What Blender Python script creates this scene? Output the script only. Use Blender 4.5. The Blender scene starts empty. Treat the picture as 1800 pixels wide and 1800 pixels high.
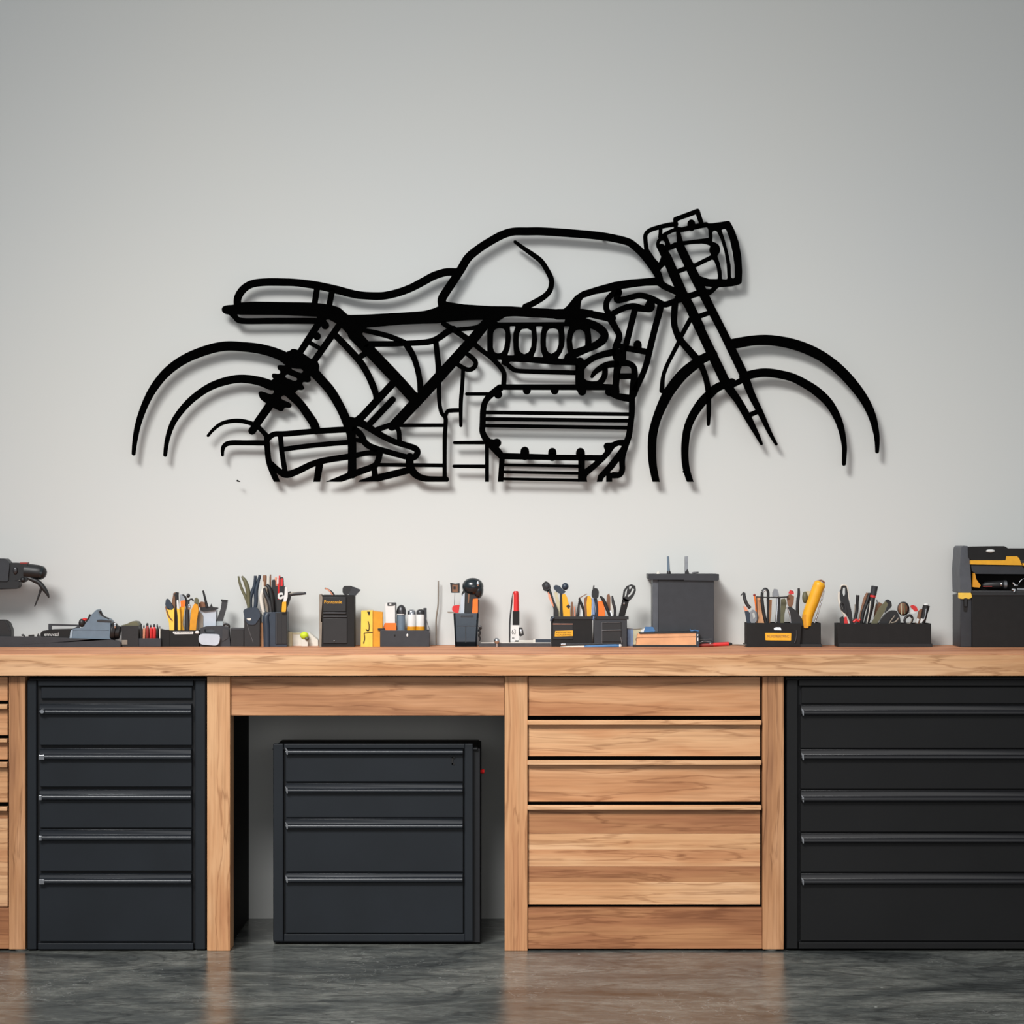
import bpy, math, random
from mathutils import Vector, Matrix
from mathutils.geometry import tessellate_polygon
random.seed(7)
SC = bpy.context.scene
COL = SC.collection

# ---------------------------------------------------------------- camera model
F_PX = 4000.0      # focal length for an 1800 px frame
CAM_D = 7.5        # distance camera - back wall
ZC = 1.2368        # lens height
HZ = 955.0         # horizon row
BENCH = ZC - (1150 - HZ) * 6.87 / F_PX      # worktop height
def X(px, y): return (px - 900.0) * (CAM_D + y) / F_PX
def Z(py, y): return ZC - (py - HZ) * (CAM_D + y) / F_PX
def R(px, y): return px * (CAM_D + y) / F_PX

# ---------------------------------------------------------------- materials
def lin(c):
    c /= 255.0
    return c / 12.92 if c <= 0.04045 else ((c + 0.055) / 1.055) ** 2.4
def rgb(r, g, b): return (lin(r), lin(g), lin(b), 1.0)
MATS = {}
def base_mat(name):
    m = bpy.data.materials.new(name); m.use_nodes = True
    nt = m.node_tree; nt.nodes.clear()
    out = nt.nodes.new('ShaderNodeOutputMaterial')
    b = nt.nodes.new('ShaderNodeBsdfPrincipled')
    nt.links.new(b.outputs[0], out.inputs[0])
    MATS[name] = m
    return m, nt, b
def node(nt, kind, **kw):
    n = nt.nodes.new(kind)
    for k, v in kw.items(): setattr(n, k, v)
    return n
def ramp(nt, fac, stops):
    r = nt.nodes.new('ShaderNodeValToRGB')
    els = r.color_ramp.elements
    while len(els) < len(stops): els.new(0.5)
    for e, (p, c) in zip(els, stops): e.position = p; e.color = c
    nt.links.new(fac, r.inputs[0]); return r.outputs[0]
def plain(name, col, rough=0.5, metal=0.0, spec=0.5, var=0.12, scale=40.0, bump=0.0, coat=0.0):
    m, nt, b = base_mat(name)
    tc = node(nt, 'ShaderNodeTexCoord')
    no = node(nt, 'ShaderNodeTexNoise'); no.inputs['Scale'].default_value = scale; no.inputs['Detail'].default_value = 3
    nt.links.new(tc.outputs['Object'], no.inputs['Vector'])
    c = rgb(*col)
    lo = tuple(x * (1 - var) for x in c[:3]) + (1,); hi = tuple(min(1, x * (1 + var)) for x in c[:3]) + (1,)
    nt.links.new(ramp(nt, no.outputs[0], [(0.3, lo), (0.7, hi)]), b.inputs['Base Color'])
    b.inputs['Roughness'].default_value = rough
    b.inputs['Metallic'].default_value = metal
    b.inputs['Specular IOR Level'].default_value = spec
    if coat: b.inputs['Coat Weight'].default_value = coat; b.inputs['Coat Roughness'].default_value = 0.15
    if bump:
        bp = node(nt, 'ShaderNodeBump'); bp.inputs['Strength'].default_value = bump; bp.inputs['Distance'].default_value = 0.001
        nt.links.new(no.outputs[0], bp.inputs['Height']); nt.links.new(bp.outputs[0], b.inputs['Normal'])
    return m
def glassy(name, col, alpha, rough=0.1):
    m = plain(name, col, rough, var=0.03)
    b = [n for n in m.node_tree.nodes if n.type == 'BSDF_PRINCIPLED'][0]
    b.inputs['Alpha'].default_value = alpha
    return m
def wood(name, axis, light, mid, dark, seed=0.0, rough=0.5, streak=0.62):
    """long grain running along axis 'x' or 'z'"""
    m, nt, b = base_mat(name)
    L = nt.links.new
    tc = node(nt, 'ShaderNodeTexCoord')
    mp = node(nt, 'ShaderNodeMapping'); mp.inputs['Location'].default_value = (seed, seed * 1.7, seed * 0.6)
    s = (0.9, 9.0, 13.0) if axis == 'x' else (13.0, 9.0, 0.9)
    mp.inputs['Scale'].default_value = s
    L(tc.outputs['Object'], mp.inputs['Vector'])
    # slow bending of the grain
    wv = node(nt, 'ShaderNodeTexNoise'); wv.inputs['Scale'].default_value = 2.2; wv.inputs['Detail'].default_value = 2
    L(tc.outputs['Object'], wv.inputs['Vector'])
    mx = node(nt, 'ShaderNodeMix', data_type='RGBA', blend_type='ADD'); mx.inputs[0].default_value = 1.3
    L(mp.outputs[0], mx.inputs[6]); L(wv.outputs['Color'], mx.inputs[7])
    big = node(nt, 'ShaderNodeTexNoise'); big.inputs['Scale'].default_value = 1.1; big.inputs['Detail'].default_value = 4; big.inputs['Roughness'].default_value = 0.55
    L(mx.outputs[2], big.inputs['Vector'])
    base = ramp(nt, big.outputs[0], [(0.30, rgb(*dark)), (0.46, rgb(*mid)), (0.62, rgb(*light)), (0.8, rgb(*mid))])
    # fine pores
    mp2 = node(nt, 'ShaderNodeMapping')
    mp2.inputs['Scale'].default_value = (5.0, 60, 150.0) if axis == 'x' else (150.0, 60, 5.0)
    L(tc.outputs['Object'], mp2.inputs['Vector'])
    fine = node(nt, 'ShaderNodeTexNoise'); fine.inputs['Scale'].default_value = 1.0; fine.inputs['Detail'].default_value = 3
    L(mp2.outputs[0], fine.inputs['Vector'])
    fr = ramp(nt, fine.outputs[0], [(0.32, (0.74, 0.70, 0.66, 1)), (0.55, (1, 1, 1, 1))])
    m1 = node(nt, 'ShaderNodeMix', data_type='RGBA', blend_type='MULTIPLY'); m1.inputs[0].default_value = 0.75
    L(base, m1.inputs[6]); L(fr, m1.inputs[7])
    # dark wandering grain lines
    mp3 = node(nt, 'ShaderNodeMapping')
    mp3.inputs['Scale'].default_value = (1.1, 8, 22.0) if axis == 'x' else (22.0, 8, 1.1)
    mp3.inputs['Location'].default_value = (seed * 2, 3.1, seed)
    L(tc.outputs['Object'], mp3.inputs['Vector'])
    mx3 = node(nt, 'ShaderNodeMix', data_type='RGBA', blend_type='ADD'); mx3.inputs[0].default_value = 2.0
    L(mp3.outputs[0], mx3.inputs[6]); L(wv.outputs['Color'], mx3.inputs[7])
    ln = node(nt, 'ShaderNodeTexNoise'); ln.inputs['Scale'].default_value = 1.0; ln.inputs['Detail'].default_value = 5; ln.inputs['Roughness'].default_value = 0.5
    L(mx3.outputs[2], ln.inputs['Vector'])
    w = (1, 1, 1, 1); k = (streak * 0.75, streak * 0.58, streak * 0.46, 1)
    lr = ramp(nt, ln.outputs[0], [(0.475, w), (0.497, k), (0.503, k), (0.525, w)])
    m2 = node(nt, 'ShaderNodeMix', data_type='RGBA', blend_type='MULTIPLY'); m2.inputs[0].default_value = 0.55
    L(m1.outputs[2], m2.inputs[6]); L(lr, m2.inputs[7])
    # knots and checks
    mp4 = node(nt, 'ShaderNodeMapping'); mp4.inputs['Scale'].default_value = (2.2, 3, 7) if axis == 'x' else (7, 3, 2.2)
    mp4.inputs['Location'].default_value = (seed * 3 + 0.3, 0.5, seed)
    L(tc.outputs['Object'], mp4.inputs['Vector'])
    vo = node(nt, 'ShaderNodeTexVoronoi'); vo.inputs['Scale'].default_value = 1.6
    L(mp4.outputs[0], vo.inputs['Vector'])
    kr = ramp(nt, vo.outputs['Distance'], [(0.0, (0.12, 0.07, 0.05, 1)), (0.035, (0.35, 0.22, 0.15, 1)), (0.08, w)])
    m3 = node(nt, 'ShaderNodeMix', data_type='RGBA', blend_type='MULTIPLY'); m3.inputs[0].default_value = 0.85
    L(m2.outputs[2], m3.inputs[6]); L(kr, m3.inputs[7])
    L(m3.outputs[2], b.inputs['Base Color'])
    b.inputs['Roughness'].default_value = rough
    b.inputs['Specular IOR Level'].default_value = 0.3
    bp = node(nt, 'ShaderNodeBump'); bp.inputs['Strength'].default_value = 0.25; bp.inputs['Distance'].default_value = 0.001
    L(fine.outputs[0], bp.inputs['Height']); L(bp.outputs[0], b.inputs['Normal'])
    return m

# ---------------------------------------------------------------- mesh builder
def fillet(pts, r):
    out = []
    n = len(pts)
    for i in range(n):
        a = Vector(pts[i - 1]); p = Vector(pts[i]); c = Vector(pts[(i + 1) % n])
        u = a - p; v = c - p
        if u.length < 1e-9 or v.length < 1e-9: continue
        ru = min(r, u.length * 0.45); rv = min(r, v.length * 0.45)
        p0 = p + u.normalized() * ru; p1 = p + v.normalized() * rv
        for k in range(4):
            t = k / 3
            out.append(tuple(p0 * (1 - t) ** 2 + p * 2 * t * (1 - t) + p1 * t * t))
    return out
def catmull(pts, sub=6, closed=False):
    n = len(pts); out = []
    if n < 3 and not closed: return [tuple(p) for p in pts]
    rng = n if closed else n - 1
    for i in range(rng):
        if closed: P = [pts[(i + k - 1) % n] for k in range(4)]
        else: P = [pts[max(0, i - 1)], pts[i], pts[i + 1], pts[min(n - 1, i + 2)]]
        for s in range(sub):
            t = s / sub
            out.append(tuple(0.5 * (2 * b + (c - a) * t + (2 * a - 5 * b + 4 * c - d) * t * t + (3 * b - a - 3 * c + d) * t ** 3)
                             for a, b, c, d in zip(*P)))
    if not closed: out.append(tuple(pts[-1]))
    return out
class MB:
    def __init__(s): s.v = []; s.f = []; s.m = []
    def face(s, idx, m=0): s.f.append(idx); s.m.append(m)
    def add(s, vs, fs, m=0):
        o = len(s.v); s.v += [tuple(v) for v in vs]
        for f in fs: s.f.append([o + i for i in f]); s.m.append(m)
    def box(s, x0, x1, y0, y1, z0, z1, m=0):
        v = [(x, y, z) for x in (x0, x1) for y in (y0, y1) for z in (z0, z1)]
        s.add(v, [(0, 1, 3, 2), (4, 6, 7, 5), (0, 4, 5, 1), (2, 3, 7, 6), (0, 2, 6, 4), (1, 5, 7, 3)], m); return s
    def prism(s, poly, y0, y1, m=0, holes=()):
        """poly: (x,z) outline, extruded from y0 (front) to y1 (back)"""
        loops = [list(poly)] + [list(h) for h in holes]
        flat = [p for l in loops for p in l]
        tris = tessellate_polygon([[Vector((p[0], p[1], 0)) for p in l] for l in loops])
        n = len(flat)
        vs = [(p[0], y0, p[1]) for p in flat] + [(p[0], y1, p[1]) for p in flat]
        fs = []
        for t in tris:
            a, b, c = (flat[i] for i in t)
            ar = (b[0] - a[0]) * (c[1] - a[1]) - (b[1] - a[1]) * (c[0] - a[0])
            t = list(t) if ar > 0 else list(t)[::-1]
            fs.append(t); fs.append([i + n for i in t[::-1]])
        o = 0
        for li, l in enumerate(loops):
            k = len(l)
            ar = sum(l[i][0] * l[(i + 1) % k][1] - l[(i + 1) % k][0] * l[i][1] for i in range(k))
            ccw = ar > 0
            if li > 0: ccw = not ccw
            for i in range(k):
                a, b = o + i, o + (i + 1) % k
                fs.append([b, a, a + n, b + n] if ccw else [a, b, b + n, a + n])
            o += k
        s.add(vs, fs, m); return s
    def xprism(s, prof, x0, x1, m=0):
        """prof: (y,z) outline extruded along x"""
        n = len(prof)
        vs = [(x0, p[0], p[1]) for p in prof] + [(x1, p[0], p[1]) for p in prof]
        fs = [list(range(n)), list(range(2 * n - 1, n - 1, -1))]
        for i in range(n):
            j = (i + 1) % n; fs.append([i, i + n, j + n, j])
        s.add(vs, fs, m); return s
    def tube(s, pts, rad, n=12, m=0, flat=1.0, cap=True):
        """smooth tube; rad one value or list; flat squeezes it in y"""
        P = [Vector(p) for p in pts]
        if not isinstance(rad, (list, tuple)): rad = [rad] * len(P)
        rings = []
        up = None
        for i, p in enumerate(P):
            t = (P[min(i + 1, len(P) - 1)] - P[max(i - 1, 0)])
            if t.length < 1e-9: t = Vector((0, 0, 1))
            t.normalize()
            a = Vector((0, 1, 0)) - t * t.y
            if a.length < 0.05: a = Vector((1, 0, 0)) - t * t.x
            a.normalize(); b = t.cross(a)
            rings.append([p + (a * math.sin(2 * math.pi * k / n) * flat + b * math.cos(2 * math.pi * k / n)) * rad[i] for k in range(n)])
        o = len(s.v)
        for r in rings: s.v += [tuple(q) for q in r]
        for i in range(len(P) - 1):
            for k in range(n):
                k2 = (k + 1) % n
                s.face([o + i * n + k, o + i * n + k2, o + (i + 1) * n + k2, o + (i + 1) * n + k], m)
        if cap:
            s.face([o + k for k in range(n)][::-1], m); s.face([o + (len(P) - 1) * n + k for k in range(n)], m)
        return s
    def rod(s, p0, p1, prof, n=16, m=0):
        """lathe between p0 and p1; prof list of (t, radius)"""
        p0 = Vector(p0); p1 = Vector(p1)
        pts = [p0.lerp(p1, t) for t, r in prof]
        d = (p1 - p0).normalized()
        a = Vector((0, 1, 0)) - d * d.y
        if a.length < 0.05: a = Vector((1, 0, 0)) - d * d.x
        a.normalize(); b = d.cross(a)
        o = len(s.v)
        for p, (t, r) in zip(pts, prof):
            for k in range(n):
                an = 2 * math.pi * k / n
                s.v.append(tuple(p + (a * math.sin(an) + b * math.cos(an)) * r))
        for i in range(len(pts) - 1):
            for k in range(n):
                k2 = (k + 1) % n
                s.face([o + i * n + k, o + i * n + k2, o + (i + 1) * n + k2, o + (i + 1) * n + k], m)
        s.face([o + k for k in range(n)][::-1], m); s.face([o + (len(pts) - 1) * n + k for k in range(n)], m)
        return s
    def ball(s, c, r, sc=(1, 1, 1), m=0, nu=16, nv=10):
        o = len(s.v)
        s.v.append((c[0], c[1], c[2] + r * sc[2]))
        for j in range(1, nv):
            th = math.pi * j / nv
            for k in range(nu):
                ph = 2 * math.pi * k / nu
                s.v.append((c[0] + r * sc[0] * math.sin(th) * math.cos(ph), c[1] + r * sc[1] * math.sin(th) * math.sin(ph), c[2] + r * sc[2] * math.cos(th)))
        s.v.append((c[0], c[1], c[2] - r * sc[2]))
        for k in range(nu):
            s.face([o, o + 1 + k, o + 1 + (k + 1) % nu], m)
            for j in range(nv - 2):
                a = o + 1 + j * nu; s.face([a + k, a + nu + k, a + nu + (k + 1) % nu, a + (k + 1) % nu], m)
            a = o + 1 + (nv - 2) * nu; s.face([a + k, o + 1 + (nv - 1) * nu, a + (k + 1) % nu], m)
        return s
    def bin(s, x0, x1, y0, y1, z0, z1, t=0.003, m=0):
        """open-topped hollow box"""
        o = [(x0, y0), (x1, y0), (x1, y1), (x0, y1)]
        i = [(x0 + t, y0 + t), (x1 - t, y0 + t), (x1 - t, y1 - t), (x0 + t, y1 - t)]
        vs = [(a, b, z0) for a, b in o] + [(a, b, z1) for a, b in o] + [(a, b, z1) for a, b in i] + [(a, b, z0 + t) for a, b in i]
        fs = [(3, 2, 1, 0)]
        for k in range(4):
            j = (k + 1) % 4
            fs += [(k, j, j + 4, k + 4), (k + 4, j + 4, j + 8, k + 8), (k + 8, j + 8, j + 12, k + 12)]
        fs.append((12, 13, 14, 15))
        s.add(vs, fs, m); return s

def bounds(vs):
    return [(min(v[i] for v in vs), max(v[i] for v in vs)) for i in range(3)]
def tagit(o, label=None, cat=None, group=None, kind=None):
    if label: o['label'] = label
    if cat: o['category'] = cat
    if group: o['group'] = group
    if kind: o['kind'] = kind
def root_loc(o):
    p = Vector(o.location)
    while o.parent: o = o.parent; p += Vector(o.location)
    return p
def build(name, mb, mats, parent=None, bevel=0.0, smooth=False, seg=2, label=None, clampz=None):
    if not isinstance(mats, (list, tuple)): mats = [mats]
    vs = mb.v
    if clampz is not None: vs = [(a, b, max(c, clampz)) for a, b, c in vs]
    if parent is None:
        b = bounds(vs); org = Vector(((b[0][0] + b[0][1]) / 2, (b[1][0] + b[1][1]) / 2, b[2][0])); loc = org
    else:
        org = root_loc(parent); loc = Vector((0, 0, 0))
    me = bpy.data.meshes.new(name)
    me.from_pydata([tuple(Vector(v) - org) for v in vs], [], [list(f) for f in mb.f])
    for m in mats: me.materials.append(MATS[m] if isinstance(m, str) else m)
    for p, mi in zip(me.polygons, mb.m): p.material_index = mi
    me.validate(); me.update()
    import bmesh
    bm = bmesh.new(); bm.from_mesh(me); bmesh.ops.recalc_face_normals(bm, faces=bm.faces); bm.to_mesh(me); bm.free()
    o = bpy.data.objects.new(name, me); COL.objects.link(o)
    o.location = loc
    if parent: o.parent = parent
    if smooth:
        for p in me.polygons: p.use_smooth = True
        me.set_sharp_from_angle(angle=math.radians(smooth if smooth > 1 else 40))
    if bevel:
        md = o.modifiers.new('edge', 'BEVEL'); md.width = bevel; md.segments = seg; md.limit_method = 'ANGLE'; md.angle_limit = math.radians(35)
        md.harden_normals = False
    if label: o['label'] = label
    return o
def empty(name, loc, label, cat, group=None):
    o = bpy.data.objects.new(name, None); COL.objects.link(o); o.location = loc
    o.empty_display_size = 0.05
    tagit(o, label, cat, group); return o

def text_mb(txt, px, py, w_px, h_px, y, thick=0.0004, shear=0.0):
    """raised lettering fitted to a pixel rectangle on plane y"""
    cu = bpy.data.curves.new('t', 'FONT'); cu.body = txt; cu.size = 1.0; cu.resolution_u = 2; cu.shear = shear
    ob = bpy.data.objects.new('t', cu); COL.objects.link(ob)
    dg = bpy.context.evaluated_depsgraph_get(); dg.update()
    me = ob.evaluated_get(dg).to_mesh()
    vs = [v.co.copy() for v in me.vertices]; fs = [list(p.vertices) for p in me.polygons]
    ob.evaluated_get(dg).to_mesh_clear()
    bpy.data.objects.remove(ob); bpy.data.curves.remove(cu)
    b = bounds(vs)
    sx = R(w_px, y) / (b[0][1] - b[0][0]); sz = R(h_px, y) / (b[1][1] - b[1][0])
    x0 = X(px, y); z0 = Z(py + h_px, y)
    mb = MB()
    pv = [((v.x - b[0][0]) * sx + x0, y - thick, (v.y - b[1][0]) * sz + z0) for v in vs]
    mb.add(pv, fs)
    return mb
# ---------------------------------------------------------------- palette
wood('oak_x', 'x', (204, 159, 118), (192, 140, 99), (168, 114, 76), 0.0)
wood('oak_x2', 'x', (197, 149, 109), (183, 131, 91), (159, 106, 70), 4.3)
wood('oak_light', 'x', (210, 167, 128), (200, 153, 111), (182, 130, 89), 2.1)
wood('oak_dark', 'x', (171, 122, 83), (155, 104, 70), (131, 84, 55), 7.7)
wood('oak_red', 'x', (188, 140, 103), (171, 122, 85), (144, 96, 66), 9.2)
wood('oak_top_grazing', 'x', (208, 150, 112), (192, 132, 96), (160, 104, 76), 3.3, rough=0.6)  # same oak; redder tone of the grazing view painted into the top face
wood('oak_z', 'z', (202, 157, 116), (188, 138, 97), (166, 112, 76), 1.4)
wood('oak_z2', 'z', (192, 145, 107), (171, 123, 85), (135, 92, 63), 5.9, streak=0.45)
plain('steel_blue', (22, 26, 31), 0.5, spec=0.25, var=0.12, scale=6)
plain('steel_grey', (19, 19, 20), 0.5, spec=0.2, var=0.10, scale=6)
plain('steel_dark', (19, 20, 23), 0.6, spec=0.3)
plain('handle_blue', (22, 26, 32), 0.32, metal=0.15, spec=0.5, var=0.05)
plain('handle_grey', (20, 20, 23), 0.36, metal=0.1, spec=0.45, var=0.05)
plain('gap_black', (10, 9, 9), 0.9, spec=0.1)
plain('panel_black', (17, 15, 14), 0.8, spec=0.15)
plain('art_black', (3, 3, 3), 1.0, spec=0.0, var=0.05)
plain('black', (22, 22, 24), 0.45)
plain('black_matte', (25, 24, 24), 0.7, spec=0.3)
plain('charcoal', (39, 41, 46), 0.5)
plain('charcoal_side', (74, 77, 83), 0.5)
plain('navy', (36, 48, 62), 0.45)
plain('slate', (98, 114, 128), 0.45, spec=0.5, var=0.06)
plain('slate_light', (150, 164, 176), 0.4, var=0.05)
plain('pale_grey', (178, 186, 196), 0.4, var=0.05)
plain('white', (208, 208, 206), 0.4, var=0.03)
plain('off_white', (206, 202, 192), 0.5, var=0.05)
plain('beige', (188, 180, 150), 0.6)
plain('yellow', (222, 160, 24), 0.4, var=0.08)
plain('yellow_pale', (230, 188, 70), 0.45, var=0.1)
plain('amber', (206, 140, 20), 0.45, var=0.1)
plain('orange', (232, 112, 24), 0.4, var=0.06)
plain('red', (196, 34, 34), 0.35, var=0.08)
plain('red_dark', (136, 40, 34), 0.45)
plain('salmon', (214, 140, 110), 0.5)
plain('brown', (120, 82, 58), 0.6)
plain('tan', (206, 152, 110), 0.65, var=0.12, scale=25)
plain('olive', (92, 90, 66), 0.5)
plain('taupe', (128, 118, 106), 0.5)
plain('blue', (58, 104, 150), 0.4)
plain('blue_pale', (120, 142, 178), 0.45)
plain('teal_dark', (14, 26, 31), 0.25, coat=0.2)
plain('lime', (192, 210, 40), 0.6, bump=0.4)
plain('chrome', (200, 202, 206), 0.18, metal=1.0, var=0.03)
plain('metal', (132, 134, 138), 0.35, metal=0.8)
plain('gunmetal', (70, 70, 72), 0.35, metal=0.7)
plain('ink', (20, 18, 16), 0.8)
glassy('smoke', (44, 56, 68), 0.86, 0.12)
glassy('clear', (206, 214, 218), 0.5, 0.08)

# wall paint
m, nt, b = base_mat('wall_paint')
tc = node(nt, 'ShaderNodeTexCoord'); no = node(nt, 'ShaderNodeTexNoise')
no.inputs['Scale'].default_value = 0.7; no.inputs['Detail'].default_value = 3
nt.links.new(tc.outputs['Object'], no.inputs['Vector'])
nt.links.new(ramp(nt, no.outputs[0], [(0.3, rgb(197, 199, 198)), (0.7, rgb(200, 200, 196))]), b.inputs['Base Color'])
b.inputs['Roughness'].default_value = 0.85; b.inputs['Specular IOR Level'].default_value = 0.2
n2 = node(nt, 'ShaderNodeTexNoise'); n2.inputs['Scale'].default_value = 160; nt.links.new(tc.outputs['Object'], n2.inputs['Vector'])
bp = node(nt, 'ShaderNodeBump'); bp.inputs['Strength'].default_value = 0.05; bp.inputs['Distance'].default_value = 0.001
nt.links.new(n2.outputs[0], bp.inputs['Height']); nt.links.new(bp.outputs[0], b.inputs['Normal'])

# polished concrete floor, trowelled with long shallow ripples
m, nt, b = base_mat('concrete')
L = nt.links.new
tc = node(nt, 'ShaderNodeTexCoord')
mpf = node(nt, 'ShaderNodeMapping'); mpf.inputs['Scale'].default_value = (0.8, 1.7, 1.0); mpf.inputs['Rotation'].default_value = (0, 0, 0.12)
L(tc.outputs['Object'], mpf.inputs['Vector'])
n1 = node(nt, 'ShaderNodeTexNoise'); n1.inputs['Scale'].default_value = 2.0; n1.inputs['Detail'].default_value = 9; n1.inputs['Roughness'].default_value = 0.62; n1.inputs['Distortion'].default_value = 1.2
L(mpf.outputs[0], n1.inputs['Vector'])
c1 = ramp(nt, n1.outputs[0], [(0.33, rgb(50, 53, 53)), (0.44, rgb(84, 87, 85)), (0.56, rgb(104, 106, 102)), (0.72, rgb(128, 129, 124))])
n2 = node(nt, 'ShaderNodeTexNoise'); n2.inputs['Scale'].default_value = 22; n2.inputs['Detail'].default_value = 8; n2.inputs['Roughness'].default_value = 0.75; n2.inputs['Distortion'].default_value = 0.6
L(mpf.outputs[0], n2.inputs['Vector'])
c2 = ramp(nt, n2.outputs[0], [(0.36, (0.52, 0.52, 0.52, 1)), (0.5, (0.90, 0.90, 0.90, 1)), (0.64, (1.28, 1.28, 1.25, 1))])
mm = node(nt, 'ShaderNodeMix', data_type='RGBA', blend_type='MULTIPLY'); mm.inputs[0].default_value = 0.9
L(c1, mm.inputs[6]); L(c2, mm.inputs[7])
# dark wandering cracks and ridges
n5 = node(nt, 'ShaderNodeTexNoise'); n5.inputs['Scale'].default_value = 1.6; n5.inputs['Detail'].default_value = 7; n5.inputs['Distortion'].default_value = 1.8
L(mpf.outputs[0], n5.inputs['Vector'])
cr = ramp(nt, n5.outputs[0], [(0.47, (1, 1, 1, 1)), (0.495, (0.42, 0.42, 0.43, 1)), (0.505, (0.5, 0.5, 0.5, 1)), (0.52, (1, 1, 1, 1))])
mc = node(nt, 'ShaderNodeMix', data_type='RGBA', blend_type='MULTIPLY'); mc.inputs[0].default_value = 0.7
L(mm.outputs[2], mc.inputs[6]); L(cr, mc.inputs[7])
# scuffs and chips
n3 = node(nt, 'ShaderNodeTexNoise'); n3.inputs['Scale'].default_value = 7; n3.inputs['Detail'].default_value = 9; n3.inputs['Distortion'].default_value = 1.5
L(tc.outputs['Object'], n3.inputs['Vector'])
sc_ = ramp(nt, n3.outputs[0], [(0.494, (0, 0, 0, 1)), (0.5, (1, 1, 1, 1)), (0.506, (0, 0, 0, 1))])
n4 = node(nt, 'ShaderNodeTexNoise'); n4.inputs['Scale'].default_value = 1.7; L(tc.outputs['Object'], n4.inputs['Vector'])
gate = ramp(nt, n4.outputs[0], [(0.50, (0, 0, 0, 1)), (0.62, (0.38, 0.38, 0.38, 1))])
g = node(nt, 'ShaderNodeMix', data_type='RGBA', blend_type='MULTIPLY'); g.inputs[0].default_value = 1
L(sc_, g.inputs[6]); L(gate, g.inputs[7])
vo = node(nt, 'ShaderNodeTexVoronoi'); vo.inputs['Scale'].default_value = 9; L(tc.outputs['Object'], vo.inputs['Vector'])
chips = ramp(nt, vo.outputs['Distance'], [(0.0, (0.9, 0.9, 0.9, 1)), (0.030, (0.7, 0.7, 0.7, 1)), (0.045, (0, 0, 0, 1))])
ad = node(nt, 'ShaderNodeMix', data_type='RGBA', blend_type='ADD'); ad.inputs[0].default_value = 1
L(g.outputs[2], ad.inputs[6]); L(chips, ad.inputs[7])
m3 = node(nt, 'ShaderNodeMix', data_type='RGBA', blend_type='MIX')
L(ad.outputs[2], m3.inputs[0]); L(mc.outputs[2], m3.inputs[6]); m3.inputs[7].default_value = rgb(190, 192, 188)
L(m3.outputs[2], b.inputs['Base Color'])
rr = ramp(nt, n1.outputs[0], [(0.3, (0.16, 0.16, 0.16, 1)), (0.7, (0.24, 0.24, 0.24, 1))])
L(rr, b.inputs['Roughness'])
b.inputs['Specular IOR Level'].default_value = 0.36
bp = node(nt, 'ShaderNodeBump'); bp.inputs['Strength'].default_value = 0.35; bp.inputs['Distance'].default_value = 0.0014
L(n2.outputs[0], bp.inputs['Height']); L(bp.outputs[0], b.inputs['Normal'])

# ---------------------------------------------------------------- room
def struct(name, mb, mat):
    o = build(name, mb, mat); o['kind'] = 'structure'; return o
struct('wall_back', MB().box(-5.0, 5.0, 0.0, 0.12, -0.02, 4.6), 'wall_paint')
struct('floor', MB().box(-5.0, 5.0, -9.5, 0.0, -0.1, 0.0), 'concrete')
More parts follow.
